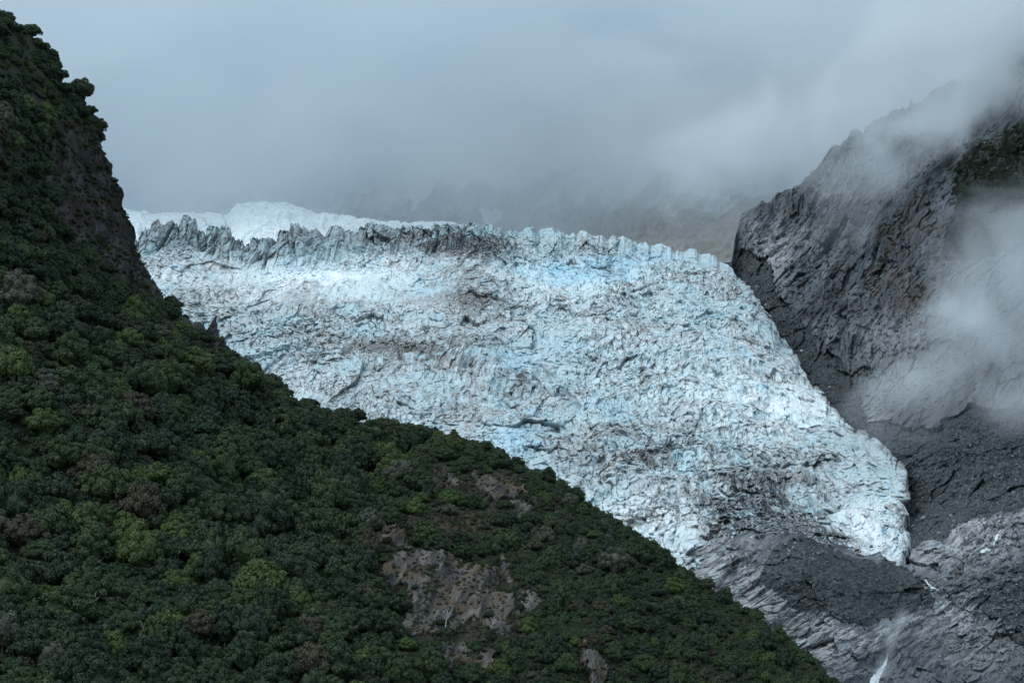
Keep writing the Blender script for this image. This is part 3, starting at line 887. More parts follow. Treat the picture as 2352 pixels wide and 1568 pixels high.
def trunk_mesh(seed, hgt, name="trunk", mat=None, limbs=6, spread=0.6, r0=0.055):
    rg = random.Random(seed)
    vs, fs = [], []
    lean = (rg.uniform(-.1, .1), rg.uniform(-.1, .1))
    top = 0.75 * hgt
    pts = [(lean[0] * k / 4, lean[1] * k / 4, -0.6 + (top + 0.6) * k / 4) for k in range(5)]
    tube(vs, fs, pts, [r0 * (1.25 - 0.22 * k) for k in range(5)], 7)
    for k in range(limbs):
        a = rg.uniform(0, 6.28); h0 = rg.uniform(0.05, 0.6) * hgt; s = rg.uniform(0.6, 1.0) * spread
        p0 = np.array([lean[0] * .5, lean[1] * .5, h0])
        p1 = p0 + np.array([math.cos(a) * s * 0.5, math.sin(a) * s * 0.5, 0.22 * hgt])
        p2 = p0 + np.array([math.cos(a + .3) * s, math.sin(a + .3) * s, 0.38 * hgt + rg.uniform(-.1, .1)])
        tube(vs, fs, [p0, p1, p2], [r0 * 0.55, r0 * 0.36, r0 * 0.1], 5)
        p3 = p1 + np.array([math.cos(a - .8) * s * 0.4, math.sin(a - .8) * s * 0.4, 0.2 * hgt])
        tube(vs, fs, [p1, p3], [r0 * 0.3, r0 * 0.08], 4)
    return poly_mesh(name, vs, fs, [mat or M_BARK], smooth=True)


STY = ['dome'] * 5 + ['tall'] * 3 + ['loose'] * 3 + ['wispy'] * 2 + ['bush'] * 4
HGT = dict(dome=1.25, tall=1.95, loose=1.15, wispy=1.3, bush=0.95)
CROWN = [crown_mesh(300 + i, s) for i, s in enumerate(STY)]
TRUNK = {s: trunk_mesh(50 + i, HGT[s]) for i, s in enumerate(['dome', 'tall', 'loose', 'wispy'])}
STEM = trunk_mesh(77, 0.9, "stem", limbs=4, spread=0.5, r0=0.04)
V_TREE, V_WISPY, V_BUSH = list(range(0, 11)), [11, 12], [13, 14, 15, 16]

# ---------------------------------------------------------------- where everything grows
RG = np.random.default_rng(7)


def size_at(u, v):
    """Crown radius in metres: big broadleaf trees low on the slope, scrub towards the far end and the cliff."""
    s = np.interp(u, [-200, 700, 1000, 1250, 1500, 2000], [6.3, 6.0, 4.6, 3.5, 3.2, 3.2])
    s = s * np.interp(v, [0, 250, 600, 750, 900, 1300, 1600], [0.7, 0.7, 0.78, 0.85, 1.0, 1.0, 0.85])
    return s


def sample(n, box=None):
    if box:
        u, v = RG.uniform(box[0], box[1], n), RG.uniform(box[2], box[3], n)
        ok = v > RIDGE(u) + 5
        return u[ok], v[ok]
    u = RG.uniform(-170, 1990, n)
    t = RG.uniform(0, 1, n) ** 1.02
    top = RIDGE(u)
    v = top + 4 + (1700 - top - 4) * t
    keep = RG.uniform(0, 1, n) < np.clip((1700 - top) / 1500, 0, 1)
    return u[keep], v[keep]


plants = []          # u, v, point, radius, variant, tint
placed_xyz = np.zeros((0, 3)); placed_r = np.zeros(0)


def place(n, lo, hi, gap, variants, prob, tints, box=None):
    global placed_xyz, placed_r
    u, v = sample(n, box)
    rock, cliff, dry = hill_masks(u, v)
    s = size_at(u, v) * RG.uniform(lo, hi, len(u))
    edge = v - RIDGE(u)
    s = np.where(edge < 40, np.minimum(s, 1.5 + edge * 0.06 + RG.uniform(0, 1.2, len(u))), s)
    p = prob(rock, cliff, dry)
    s = np.where((rock > 0) | (dry > 0.4), s * 0.72, s)
    s = np.where(cliff > 0, np.minimum(s, 2.1), s)
    vb = v - 5553 * s * 0.95 / H_Y(u, v)                      # what the crown would hide behind it
    rock_or = lambda uu, vv: np.maximum(hill_masks(uu, vv)[0], 0.8 * hill_masks(uu, vv)[1])
    hid = np.maximum(np.maximum(rock_or(u, vb), rock_or(u, vb * 0.5 + v * 0.5)), rock_or(u, vb * 1.4 - v * 0.4)) * (s > 1.0)
    p = p * (1 - 0.85 * hid * (1 - rock) * (1 - cliff))
    ok = RG.uniform(0, 1, len(u)) < p
    pos = hill_at(u, v)
    out = []
    for i in np.nonzero(ok)[0]:
        if len(placed_r):
            dd = np.linalg.norm(placed_xyz - pos[i], axis=1)
            if np.any(dd < gap * (placed_r + s[i])):
                continue
        placed_xyz = np.vstack([placed_xyz, pos[i]]); placed_r = np.append(placed_r, s[i])
        k = RG.choice(len(tints[0]), p=tints[1])
        out.append((u[i], v[i], pos[i], s[i], int(RG.choice(variants)), float(tints[0][k]), float(max(rock[i], dry[i])), float(cliff[i])))
    return out


TREE_T = ([0.0, 0.14, 0.27, 0.5, 0.75, 1.0], [0.29, 0.28, 0.30, 0.07, 0.04, 0.02])
FORCED = [(186, 228, 6.0, 0, 0.06), (205, 262, 4.2, 8, 0.0), (228, 285, 3.0, 9, 0.0), (232, 312, 2.6, 10, 0.0), (150, 215, 4.0, 2, 0.12), (75, 80, 4.2, 1, 0.05), (112, 135, 3.6, 3, 0.1), (40, 75, 4.0, 8, 0.0), (18, 50, 3.5, 4, 0.1),
          (215, 330, 2.2, 9, 0.05), (640, 895, 3.4, 8, 0.0), (712, 932, 4.6, 9, 0.0), (820, 962, 5.0, 3, 0.05), (790, 962, 4.2, 0, 0.2), (560, 905, 8.5, 2, 0.3), (620, 880, 4.0, 8, 0.75), (408, 706, 2.6, 9, 0.0), (425, 722, 2.0, 10, 0.0), (380, 692, 2.2, 8, 0.05),
          (604, 1130, 6.5, 4, 0.5), (520, 1210, 8.0, 1, 0.22), (240, 1160, 8.5, 2, 0.3), (330, 1130, 6.0, 5, 0.48), (140, 1440, 8.0, 5, 0.27), (90, 960, 7.5, 3, 0.26)]
for (fu, fv, fr_, fvar, ft) in FORCED:
    placed_xyz = np.vstack([placed_xyz, hill_at(np.array([fu]), np.array([fv]))]); placed_r = np.append(placed_r, fr_)
forced = [(fu, fv, hill_at(np.array([fu]), np.array([fv]))[0], fr_, fvar, ft, 0.0, 0.0) for (fu, fv, fr_, fvar, ft) in FORCED]
big = place(4200, 0.75, 1.35, 0.48, V_TREE, lambda r, c, d: (1 - r) * (1 - c) * (1 - 0.75 * d) * 0.9, TREE_T)
med = place(12000, 0.4, 0.72, 0.45, V_TREE + V_WISPY * 2, lambda r, c, d: (1 - 0.93 * r) * (1 - 0.95 * c) * (1 - 0.72 * d), TREE_T)
sml = place(18000, 0.24, 0.45, 0.42, V_BUSH + V_BUSH + V_WISPY, lambda r, c, d: (1 - 0.90 * r) * (1 - 0.75 * c) * (1 - 0.5 * d),
            ([0.0, 0.14, 0.27, 0.75, 1.0], [0.30, 0.29, 0.26, 0.09, 0.06]))
sml += place(9000, 0.3, 0.6, 0.40, V_BUSH + V_TREE[:5] + V_WISPY, lambda r, c, d: (1 - 0.95 * r) * (1 - 0.5 * d), ([0.0, 0.14, 0.27, 0.75, 1.0], [0.32, 0.26, 0.2, 0.14, 0.08]), (1180, 1960, 1040, 1660))
tuft = place(9000, 0.13, 0.24, 0.40, V_BUSH + V_WISPY * 3, lambda r, c, d: np.clip(0.15 * r + 1.2 * d * (1 - 0.8 * r) + 0.35 * c, 0, 1), ([0.0, 0.2, 0.72, 0.8, 1.0], [0.15, 0.15, 0.3, 0.2, 0.2]), (840, 1430, 1085, 1600))
tuft += place(2500, 0.12, 0.30, 0.42, V_BUSH + V_WISPY, lambda r, c, d: c * 0.4, ([0.0, 0.1, 0.72], [0.5, 0.25, 0.25]), (120, 400, 300, 720))

print("PLANTS", len(tuft), len(big), len(med), len(sml))


def apparent(p):
    return p[3] / p[2][1]


def in_frame(p):
    return -20 < p[0] < 2372 and p[1] - 5553 * p[3] / p[2][1] < 1568


trees = sorted([p for p in big + med if in_frame(p) and p[4] < 13], key=apparent, reverse=True)
trees = [p for p in trees if not (p[1] < 1000 and p[1] - RIDGE(p[0]) < 6 and p[3] > 4)]
IND = forced + trees[:290 - len(forced)]
ids = set(map(id, IND))
REST = [p for p in big + med if id(p) not in ids]
shr = sorted([p for p in sml if p[6] > 0.4 and in_frame(p)], key=apparent, reverse=True)[:70]
ids2 = set(map(id, shr))
UNDER = [p for p in sml if id(p) not in ids2] + tuft

TONE = lambda t: "dark green" if t < 0.05 else "deep green" if t < 0.2 else "mid green" if t < 0.4 else "bright green" if t < 0.6 else "olive brown" if t < 0.9 else "grey green"


def zone(u, v):
    e = v - RIDGE(u)
    if v < 330:
        return "on the skyline against the cloud" if e < 70 else "on the steep slope above the dark cliff"
    if u < 330 and v < 640:
        return "beside the dark wet cliff"
    if e < 60:
        return ("on the ridge near the rock spike" if u < 560 else "on the ridge edge against grey ice" if u < 900 else "on the ridge above the bare slabs" if u < 1250 else "on the far descending ridge")
    if 840 < u < 1260 and 1060 < v < 1260:
        return "among the upper rock slabs"
    if 840 < u < 1260 and 1260 <= v < 1480:
        return "around the big rock slab"
    if v > 1440:
        return ("at the foot of the slope corner" if u < 400 else "at the slope foot" if u < 860 else "below the bare slabs" if u < 1260 else "at the shaded foot of the ridge")
    if u >= 1260:
        return "on the shaded slope beyond the slabs"
    if u >= 620:
        return "between the slabs and the ridge" if v < 1060 else "beside the bare slabs"
    if v < 860:
        return "on the upper slope under the cliff"
    if v < 1060:
        return "on the slope below the rock spike" if u > 300 else "high on the slope edge"
    if v < 1250:
        return "midway up the open forest slope" if u > 300 else "midway up the slope edge"
    return "low on the forest slope" if u > 300 else "low on the slope edge"


ORD = ["", "second", "third", "fourth", "fifth", "sixth", "seventh", "eighth", "ninth", "tenth", "eleventh", "twelfth"]


def labels_for(ps, noun):
    by = {}
    for i, p in enumerate(ps):
        d = 2 * 5553 * apparent(p)
        size = "broad" if d > 78 else "medium" if d > 62 else "small"
        if noun == "shrub":
            size = "low"
        shape = "domed" if p[4] < 5 else "tall-crowned" if p[4] < 8 else "loose-crowned" if p[4] < 11 else "rounded"
        by.setdefault((size, TONE(p[5]), shape, zone(p[0], p[1])), []).append(i)
    lab = [None] * len(ps)
    for (size, tone, shape, zn), idx in by.items():
        idx.sort(key=lambda i: ps[i][0])
        for k, i in enumerate(idx):
            core = f"{size} {tone} {shape} {noun} {zn}"
            if len(idx) == 1:
                lab[i] = core
            elif k == 0:
                lab[i] = "leftmost " + core
            elif k == len(idx) - 1:
                lab[i] = "rightmost " + core
            else:
                lab[i] = (ORD[k] if k < len(ORD) else f"{k + 1}th") + " from left " + core
    return lab


def empty(name, loc):
    o = bpy.data.objects.new(name, None)
    o.empty_display_size = 1.0
    o.location = loc
    return link(o)


def child(name, me, parent):
    o = link(bpy.data.objects.new(name, me)); o.parent = parent
    return o


FIRST = {}
for p, lab in zip(IND + shr, labels_for(IND, "tree") + labels_for(shr, "shrub")):
    tree = p[4] < 13
    loc = p[2] + np.array([0, 0, (RG.uniform(-0.06, 0.22) if tree and p[3] > 4.5 else -0.06 if tree else -0.12) * p[3]])
    t = empty("tree" if tree else "shrub", tuple(loc))
    t.rotation_euler = (0, 0, RG.uniform(0, 6.28))
    sc = p[3] * RG.uniform(0.8, 1.3)
    t.scale = (p[3] * RG.uniform(0.85, 1.12), p[3] * RG.uniform(0.85, 1.15), sc)
    t["label"] = lab
    t["category"] = "tree" if tree else "shrub"
    t["group"] = "trees of the hillside forest" if tree else "shrubs on the bare rock slabs"
    c = child("crown" if tree else "foliage", CROWN[p[4]], t)
    c["tint"] = p[5]
    child("trunk" if tree else "stem", TRUNK[STY[p[4]]] if tree else STEM, t)
    FIRST.setdefault(p[4], c)


def scatter(name, pts, protos, material_key="tint"):
    """One stuff object: a point mesh whose geometry nodes set out copies of the foliage of the first plants."""
    pos = np.array([p[0] for p in pts])
    me = bpy.data.meshes.new(name)
    me.vertices.add(len(pts))
    me.vertices.foreach_set("co", pos.astype(np.float32).ravel())
    for nm, ty, k in (("rot", 'FLOAT_VECTOR', 1), ("scl", 'FLOAT_VECTOR', 2)):
        a = me.attributes.new(nm, ty, 'POINT')
        a.data.foreach_set("vector", np.array([p[k] for p in pts], np.float32).ravel())
    a = me.attributes.new("variant", 'INT', 'POINT'); a.data.foreach_set("value", np.array([p[3] for p in pts], np.int32))
    a = me.attributes.new("tint", 'FLOAT', 'POINT'); a.data.foreach_set("value", np.array([p[4] for p in pts], np.float32))
    o = link(bpy.data.objects.new(name, me))
    ng = bpy.data.node_groups.new(name, 'GeometryNodeTree')
    ng.interface.new_socket("Geometry", in_out='INPUT', socket_type='NodeSocketGeometry')
    ng.interface.new_socket("Geometry", in_out='OUTPUT', socket_type='NodeSocketGeometry')
    N, L = ng.nodes, ng.links
    gi = N.new("NodeGroupInput"); go = N.new("NodeGroupOutput")

    def named(nm, ty):
        q = N.new("GeometryNodeInputNamedAttribute"); q.data_type = ty; q.inputs[0].default_value = nm
        return next(s for s in q.outputs if s.enabled and s.name == "Attribute")
    join = N.new("GeometryNodeJoinGeometry")
    last = gi.outputs[0]
    for k, proto in enumerate(protos):
        oi = N.new("GeometryNodeObjectInfo"); oi.inputs["Object"].default_value = proto; oi.transform_space = 'ORIGINAL'
        cmpn = N.new("FunctionNodeCompare"); cmpn.data_type = 'INT'; cmpn.operation = 'EQUAL'
        ins = [s for s in cmpn.inputs if s.enabled]
        L.new(named("variant", 'INT'), ins[0]); ins[1].default_value = k
        iop = N.new("GeometryNodeInstanceOnPoints")
        L.new(gi.outputs[0], iop.inputs["Points"]); L.new(oi.outputs["Geometry"], iop.inputs["Instance"])
        L.new(cmpn.outputs[0], iop.inputs["Selection"])
        L.new(named("rot", 'FLOAT_VECTOR'), iop.inputs["Rotation"]); L.new(named("scl", 'FLOAT_VECTOR'), iop.inputs["Scale"])
        L.new(iop.outputs[0], join.inputs[0])
    L.new(join.outputs[0], go.inputs[0])
    md = o.modifiers.new("scatter", 'NODES'); md.node_group = ng
    o["kind"] = "stuff"
    return o


# every variant needs one built plant to copy from
ALLV = sorted(FIRST)
print("VARIANTS", ALLV)
IDX = {v_: i for i, v_ in enumerate(ALLV)}


def as_point(p, sink):
    v_ = p[4] if p[4] in IDX else ALLV[p[4] % len(ALLV)]
    return (p[2] + np.array([0, 0, -sink * p[3]]), (0, 0, RG.uniform(0, 6.28)), (p[3] * RG.uniform(0.85, 1.15), p[3] * RG.uniform(0.85, 1.15), p[3] * RG.uniform(0.75, 1.35)), IDX[v_], p[5])


scatter("forest", [as_point(p, 0.08) for p in REST], [FIRST[v_] for v_ in ALLV])
scatter("undergrowth", [as_point(p, 0.15) for p in UNDER], [FIRST[v_] for v_ in ALLV])


# ================================================================ ROCKS, BOULDERS, WATER
sm = NT("boulder_stone")
_n = sm.noise(sm.coord("Object", (1, 1, 1)), 2.2, 6, 0.65)
_t = sm.attr("tone", 'INSTANCER')
M_STONE = sm.color(sm.mix(_t, sm.mix(sm.step(_n, 0.35, 0.65), (0.06, 0.065, 0.072), (0.17, 0.18, 0.19)), sm.mix(sm.step(_n, 0.35, 0.65), (0.16, 0.155, 0.15), (0.36, 0.36, 0.355))), 0.85)


def boulder_mesh(seed, name="boulder", sub=3, mat=None):
    rg = np.random.default_rng(seed)
    bm = bmesh.new(); bmesh.ops.create_icosphere(bm, subdivisions=sub, radius=1)
    co = np.array([v_.co for v_ in bm.verts])
    # split faces: cut the ball back to a dozen random planes
    for k in range(17):
        n = rg.normal(size=3); n /= np.linalg.norm(n)
        dcut = rg.uniform(0.42, 0.8)
        over = np.maximum(0, co @ n - dcut)
        co = co - over[:, None] * n
    co *= np.array([1.25, 0.9, 0.72]) * rg.uniform(0.85, 1.15, 3)
    co += rg.normal(size=co.shape) * 0.02
    for v_, c in zip(bm.verts, co):
        v_.co = c
    me = bpy.data.meshes.new(name); bm.to_mesh(me); bm.free(); me.materials.append(mat or M_STONE); me.shade_flat()
    return me


BOULD = [boulder_mesh(900 + i) for i in range(6)]
RB = np.random.default_rng(21)
B_ZONES = [("on the pale outwash rock", [(2110, 1290), (2330, 1180), (2352, 1330), (2180, 1400)], 24, (1.6, 3.6)),
           ("on the dark gravel above the outwash rock", [(2120, 1010), (2340, 980), (2340, 1150), (2100, 1190)], 16, (1.3, 2.6)),
           ("by the stream pool under the knoll", [(2120, 1330), (2200, 1330), (2200, 1375), (2130, 1375)], 9, (1.3, 3.0)),
           ("on the gravel in the picture corner", [(2230, 1400), (2345, 1370), (2345, 1520), (2240, 1500)], 14, (1.2, 2.6))]
first_rock = None
stones = []
for zn, poly, n, (lo, hi) in B_ZONES:
    pu, pv = np.array(poly)[:, 0], np.array(poly)[:, 1]
    k = 0
    while k < n:
        u, v = RB.uniform(pu.min(), pu.max()), RB.uniform(pv.min(), pv.max())
        if not inside(np.array([u]), np.array([v]), poly)[0] or any(abs(u - q[0]) + abs(v - q[1]) < 14 for q in stones):
            continue
        stones.append((u, v, RB.uniform(lo, hi), float(RB.choice([0.0, 0.35, 1.0], p=[.4, .35, .25])), zn)); k += 1
grp = {}
for i, q in enumerate(stones):
    size = "large" if q[2] > 2.5 else "medium" if q[2] > 1.9 else "small"
    grp.setdefault((size, "dark" if q[3] < 0.2 else "grey" if q[3] < 0.7 else "pale", q[4]), []).append(i)
blab = {}
for (size, tone, zn), idx in grp.items():
    idx.sort(key=lambda i: stones[i][0])
    for k, i in enumerate(idx):
        core = f"{size} {tone} angular boulder {zn}"
        blab[i] = core if len(idx) == 1 else ("leftmost " + core if k == 0 else "rightmost " + core if k == len(idx) - 1 else ORD[k] + " from left " + core)
for i, (u, v, r, tone, zn) in enumerate(stones):
    o = link(bpy.data.objects.new("boulder", BOULD[i % 6]))
    o.location = tuple(rock_at(u, v) + np.array([0, -0.25 * r, 0.15 * r])); o.scale = (r, r * RB.uniform(.8, 1.2), r * RB.uniform(.8, 1.2))
    o.rotation_euler = (RB.uniform(-.3, .3), RB.uniform(-.4, .2), RB.uniform(0, 6.28))
    o["tone"] = tone; o["label"] = blab[i]; o["category"] = "boulder"; o["group"] = "boulders on the moraine and outwash rock"
    first_rock = first_rock or o

# loose rubble nobody could count, over the moraine and the scree
pts = []
RUB = [([(1690, 610), (1770, 620), (1900, 860), (2040, 1010), (2352, 960), (2352, 1180), (2220, 1230), (2090, 1290), (2070, 1140), (1960, 980), (1850, 860), (1770, 740)], 5200, (0.35, 1.5)),
       ([(1780, 1262), (1960, 1290), (2120, 1330), (2150, 1400), (1900, 1430), (1760, 1330)], 700, (0.3, 0.8)),
       ([(2120, 1300), (2352, 1160), (2352, 1568), (2150, 1568), (2160, 1400)], 2600, (0.3, 1.3)),
       ([(1640, 1250), (1900, 1250), (1900, 1290), (1640, 1300)], 500, (0.5, 1.6))]
for poly, n, (lo, hi) in RUB:
    pu, pv = np.array(poly)[:, 0], np.array(poly)[:, 1]
    u = RB.uniform(pu.min(), pu.max(), n * 2); v = RB.uniform(pv.min(), pv.max(), n * 2)
    ok = inside(u, v, poly)
    for a_, b_ in list(zip(u[ok], v[ok]))[:n]:
        r = lo + (hi - lo) * RB.uniform() ** 3
        pts.append((rock_at(a_, b_) + np.array([0, -0.2 * r, 0.1 * r]), tuple(RB.uniform(0, 6.28, 3)), (r, r * RB.uniform(.7, 1.1), r * RB.uniform(.6, 1)), 0, float(RB.uniform() ** 2.2)))
rub = scatter("rubble", pts, [first_rock])
rub_t = rub.data.attributes.new("tone", 'FLOAT', 'POINT'); rub_t.data.foreach_set("value", np.array([p[4] for p in pts], np.float32))

# dark scrub clinging to the mountain face in the upper right
pts = []
poly = [(2195, 400), (2240, 330), (2330, 270), (2420, 240), (2420, 590), (2352, 610), (2250, 610), (2180, 590), (2170, 540), (2210, 480)]
u = RB.uniform(2160, 2420, 5200); v = RB.uniform(240, 620, 5200)
_q = fbm(u / 40, v / 40, 206, 4, 0.6) * 45
ok = inside(u + _q, v + _q * 0.7, poly) & (fbm(u / 26, v / 26, 205, 3) > -0.22 + 0.5 * RB.uniform(0, 1, len(u)) ** 3)
for a_, b_ in zip(u[ok], v[ok]):
    r = RB.uniform(1.2, 3.4)
    pts.append((rock_at(a_, b_) + np.array([0, 0.2 * r, -0.4 * r]), (0, 0, RB.uniform(0, 6.28)), (r, r, r), IDX[ALLV[int(RB.integers(len(ALLV)))]], float(RB.choice([0.0, 0.0, 0.08, 0.72]))))
for cu, cv, ru, rv, n in ((2020, 640, 50, 70, 130), (2180, 560, 60, 50, 120), (2110, 700, 40, 40, 90), (1960, 520, 50, 40, 70), (2060, 520, 50, 40, 70), (1740, 560, 20, 40, 30)):
    for k in range(n):
        t_ = RB.normal()
        a_ = cu + t_ * ru * 0.6 + RB.normal() * 6; b_ = cv - t_ * rv * 0.8 + RB.normal() * 12
        r = RB.uniform(0.8, 2.0)
        pts.append((rock_at(a_, b_) + np.array([0, 0.2 * r, -0.4 * r]), (0, 0, RB.uniform(0, 6.28)), (r, r, r * 0.8), IDX[ALLV[int(RB.integers(len(ALLV)))]], float(RB.choice([0.0, 0.72, 0.76]))))
scatter("scrub", pts, [FIRST[v_] for v_ in ALLV])

# rock spike on the ridge in front of the ice
pk = NT("dark_crag")
M_CRAG = pk.color(pk.mix(pk.step(pk.noise(pk.coord(), 0.9, 6, 0.7), 0.35, 0.65), (0.012, 0.013, 0.016), (0.05, 0.053, 0.06)), 0.8)


def crag(name, u, v, w, h, seed, label):
    rg = np.random.default_rng(seed)
    base = hill_at(np.array([u]), np.array([v]))[0]
    rings, n = 12, 18
    V_, F_ = [], []
    for i in range(rings):
        t = i / (rings - 1)
        for k in range(n):
            a = 2 * math.pi * k / n
            rad = w * (1 - t) ** 0.8 * (1 + 0.35 * math.sin(3 * a + seed) * (1 - t)) + 0.05
            jit = 1 + rg.normal() * 0.13
            V_.append(base + np.array([math.cos(a) * rad * jit + 0.18 * h * t * t - 0.1 * w, math.sin(a) * rad * jit * 0.8, -2.0 + (h + 2.0) * t + rg.normal() * 0.12 * h / rings * 3 * (0 < i < rings - 1)]))
    for i in range(rings - 1):
        for k in range(n):
            F_.append((i * n + k, i * n + (k + 1) % n, (i + 1) * n + (k + 1) % n, (i + 1) * n + k))
    F_.append(tuple((rings - 1) * n + k for k in range(n)))
    o = link(bpy.data.objects.new(name, poly_mesh(name, V_, F_, [M_CRAG])))
    o["label"] = label; o["category"] = "rock"
    return o


crag("rock_spike", 487, 766, 2.8, 8.6, 3, "black pointed rock spike standing up from the ridge against the ice")
crag("rock_outcrop", 463, 768, 2.6, 4.2, 4, "black jagged low outcrop just left of the pointed rock spike")
crag("rock_outcrop", 508, 792, 2.8, 3.4, 5, "black blocky outcrop on the ridge just below the rock spike")
crag("rock_outcrop", 437, 752, 2.2, 3.0, 6, "black rounded outcrop on the ridge above the rock spike, among bushes")

# bare bleached trees standing out of the canopy
DEADM = [trunk_mesh(400 + k, 1.6, "branches", M_DEAD, limbs=16, spread=0.8, r0=0.05) for k in range(3)]
for k, (u, v, r, lb) in enumerate(((175, 852, 3.2, "bleached bare branches lying over the canopy high on the slope edge"),
                                   (627, 1002, 3.6, "pale bare tree below the ridge opposite the grey ice"),
                                   (220, 1408, 3.8, "pale bare branching tree low on the slope near the corner"),
                                   (340, 1482, 4.2, "bleached upright bare tree at the foot of the slope"),
                                   (420, 1258, 3.4, "grey bare tree midway down the open forest slope"),
                                   (1015, 1470, 3.0, "thin bare grey tree under the big rock slab"),
                                   (1120, 1480, 3.0, "bare spreading pale tree between the two lowest slabs"))):
    o = link(bpy.data.objects.new("dead_tree", DEADM[k % 3]))
    o.location = tuple(hill_at(np.array([u]), np.array([v]))[0] + np.array([0, -2.0, 2.0])); o.scale = (r, r, r)
    o.rotation_euler = (0.2, (0.9, 0.1, 0.2, 0.05, 0.15, 0.1, 0.2)[k], RB.uniform(0, 6.28))
    o["label"] = lb; o["category"] = "dead tree"; o["group"] = "dead trees of the hillside forest"

# ice blocks fallen from the glacier on to the moraine
ib = NT("block_ice")
M_BLOCK = ib.color(ib.mix(ib.step(ib.noise(ib.coord("Object", (1, 1, 1)), 2.5, 5, 0.6), 0.35, 0.7), (0.16, 0.17, 0.175), (0.62, 0.68, 0.70)), 0.5)
IBLK = [boulder_mesh(950 + i, "ice_block", 3, M_BLOCK) for i in range(4)]
for k, (u, v, r, lb) in enumerate(((1716, 652, 3.2, "dirty ice block in the dark gully at the top right corner of the glacier"), (1742, 668, 4.2, "large pale ice block in the dark gully beside the upper glacier edge"),
                                   (1760, 705, 3.0, "small ice block wedged in the gully below the large pale one"), (1800, 770, 2.6, "lone ice block on black gravel beside the glacier edge"),
                                   (1838, 800, 3.4, "white ice block by the gravel bend beside the glacier"), (1905, 890, 2.4, "small ice block under the fog beside the glacier"),
                                   (2098, 1215, 2.2, "small ice remnant on the moraine just off the snout tip"), (2122, 1195, 2.8, "taller white ice remnant on the dark moraine off the snout"),
                                   (2185, 1190, 2.4, "white ice remnant on the moraine farther from the snout"), (2160, 1232, 2.0, "low ice remnant at the lower rim of the moraine"))):
    o = link(bpy.data.objects.new("ice_block", IBLK[k % 4]))
    o.location = tuple(rock_at(u, v) + np.array([0, -0.3 * r, 0.2 * r])); o.scale = (r * RB.uniform(0.5, 1.0), r * 0.8, r * RB.uniform(0.5, 0.9))
    o.rotation_euler = (RB.uniform(-.4, .4), RB.uniform(-.5, .5), RB.uniform(0, 6.28))
    o["label"] = lb; o["category"] = "ice block"; o["group"] = "ice blocks beside the glacier"

# meltwater: a stream down the outwash rock, a pool outlet and the fall
wm = NT("white_water")
M_WATER = wm.color(wm.mix(wm.step(wm.noise(wm.coord(), 0.8, 5, 0.7), 0.35, 0.6), (0.45, 0.52, 0.56), (0.85, 0.88, 0.90)), 0.35)


def stream(name, path, widths, lift=1.2):
    V_, F_ = [], []
    pts_ = []
    for (u0, v0), (u1, v1) in zip(path[:-1], path[1:]):
        for t in np.linspace(0, 1, 9)[:-1]:
            pts_.append((u0 + (u1 - u0) * t, v0 + (v1 - v0) * t))
    pts_.append(path[-1])
    n = len(pts_)
    w = np.interp(np.linspace(0, 1, n), np.linspace(0, 1, len(widths)), widths)
    for i, (u, v) in enumerate(pts_):
        du = pts_[min(i + 1, n - 1)][0] - pts_[max(i - 1, 0)][0]; dv = pts_[min(i + 1, n - 1)][1] - pts_[max(i - 1, 0)][1]
        L_ = math.hypot(du, dv) + 1e-6
        for s_ in (-1, -0.5, 0, 0.5, 1):
            k = w[i] * s_ * (1 + RB.normal() * 0.18)
            p = rock_at(u - dv / L_ * k, v + du / L_ * k)
            V_.append(p + np.array([0, -lift * (1.1 - s_ * s_), 0.25 * lift]))
    for i in range(n - 1):
        for k in range(4):
            F_.append((i * 5 + k, i * 5 + k + 1, i * 5 + 6 + k, i * 5 + 5 + k))
    o = link(bpy.data.objects.new(name, poly_mesh(name, V_, F_, [M_WATER], smooth=True)))
    o["kind"] = "structure"


stream("stream", [(2300, 1226), (2288, 1246), (2278, 1258), (2252, 1270)], (1.5, 3, 2.5, 3), 0.8)
stream("stream", [(2127, 1336), (2140, 1350), (2156, 1358)], (1.2, 2, 1.2), 0.8)
stream("waterfall", [(2034, 1490), (2020, 1520), (2006, 1545), (1990, 1590)], (2, 5, 9, 13), 1.6)
M_SPRAY = mist_material("spray", 0.06, 0.05, 1.5, 0.4)
sp_me = icosphere("spray", M_SPRAY)
for (u, v, dy_, rx, ry, rz, rot) in ((2038, 1468, 14, 10, 12, 24, 24), (2012, 1530, 12, 11, 12, 18, 25), (2055, 1425, 14, 7, 9, 14, 20)):
    pp = rock_at(u, v)
    o = link(bpy.data.objects.new("spray", sp_me)); o.location = tuple(pp + np.array([0, -dy_, 0])); o.scale = (rx, ry, rz); o.rotation_euler = (0, math.radians(rot), 0)
    o["kind"] = "stuff"


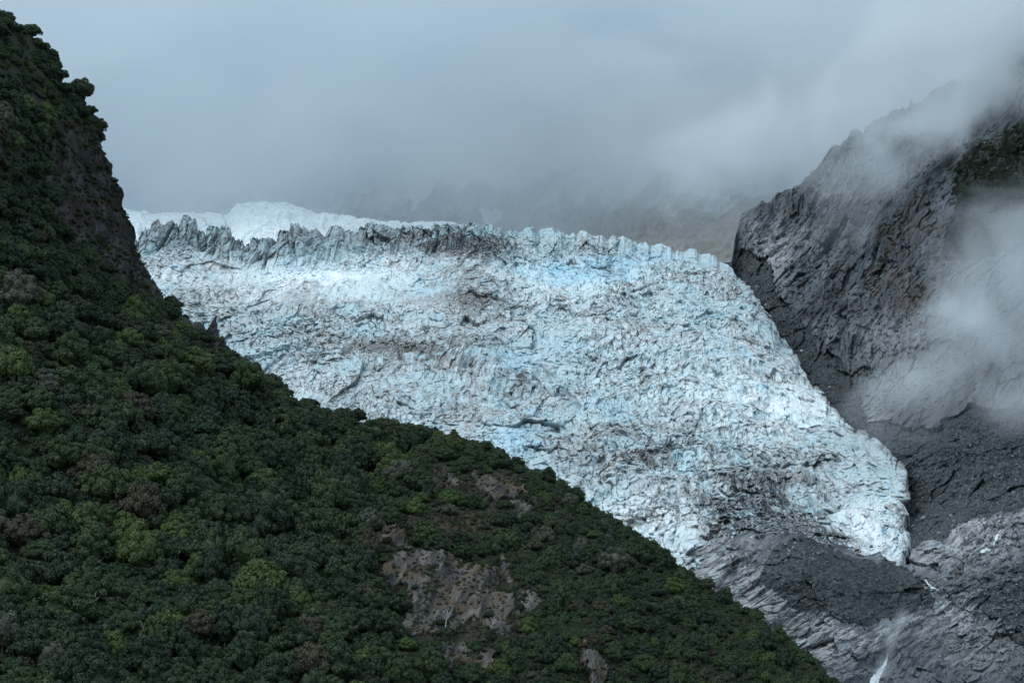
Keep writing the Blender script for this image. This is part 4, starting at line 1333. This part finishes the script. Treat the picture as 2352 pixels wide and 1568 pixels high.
# ================================================================ CLOUD AND MIST
def cloud_bank():
    m = NT("cloud_vapour", volume=True)
    tcn = m.t.nodes.new("ShaderNodeTexCoord")
    sep = m.t.nodes.new("ShaderNodeSeparateXYZ"); m.t.links.new(tcn.outputs["Object"], sep.inputs[0])
    n1 = m.noise(m.coord("Object", (0.0016, 0.0016, 0.003)), 1.0, 4, 0.6)
    zz = m.math('ADD', sep.outputs["Z"], m.math('MULTIPLY', m.math('SUBTRACT', n1, 0.5), 520.0))
    dens = m.math('MULTIPLY', m.math("ADD", m.step(zz, 560.0, 800.0, 0.0, 0.42), m.step(zz, 700.0, 980.0, 0.0, 0.62)), 0.0055)
    n2 = m.noise(m.coord("Object", (0.003, 0.002, 0.005)), 1.0, 4, 0.6, 0.6)
    dens = m.math('MULTIPLY', dens, m.step(n2, 0.36, 0.66, 0.35, 1.6))
    v = m.t.nodes.new("ShaderNodeVolumePrincipled")
    v.inputs["Color"].default_value = (0.885, 0.922, 0.950, 1)
    v.inputs["Anisotropy"].default_value = 0.0
    m.t.links.new(dens, v.inputs["Density"])
    m.t.links.new(v.outputs[0], m.out.inputs["Volume"])
    m.mat.cycles.volume_step_rate = 0.25
    x0, x1, y0, y1, z0, z1 = -1900, 1900, 3030, 4300, 560, 1550
    vs = [(x, y, (z0 if z == z0 else 1190 if y == y0 else 1560)) for z in (z0, z1) for y in (y0, y1) for x in (x0, x1)]      # unseen top sloped low in front to let light into the cloud
    fs = [(0, 2, 3, 1), (4, 5, 7, 6), (0, 1, 5, 4), (2, 6, 7, 3), (0, 4, 6, 2), (1, 3, 7, 5)]
    o = link(bpy.data.objects.new("cloud_bank", poly_mesh("cloud_bank", vs, fs, [m.mat])))
    o["kind"] = "stuff"


cloud_bank()


M_MIST = mist_material("mist_vapour", 0.0085, 0.011, 2.3, 0.25)
mist_me = icosphere("mist", M_MIST)
for (u, v, Y, rx, ry, rz, rot) in ((2260, 800, 1900, 170, 120, 85, 22), (2390, 640, 1850, 130, 120, 130, 10), (2110, 870, 1960, 110, 80, 48, 20),
                                   (2120, 170, 2420, 420, 200, 130, 20), (2050, 400, 2520, 170, 120, 70, 30), (2400, 60, 2200, 300, 180, 120, 20), (2420, 880, 1750, 150, 110, 70, 0), (1780, 330, 2900, 330, 110, 110, 15), (2270, 60, 2330, 260, 150, 110, 25), (2020, 330, 2600, 150, 110, 75, 30), (2330, 210, 2180, 150, 100, 60, 10)):
    o = link(bpy.data.objects.new("mist", mist_me))
    o.location = tuple(P(u, v, Y)); o.scale = (rx, ry, rz); o.rotation_euler = (0, math.radians(-rot), 0)
    o["kind"] = "stuff"
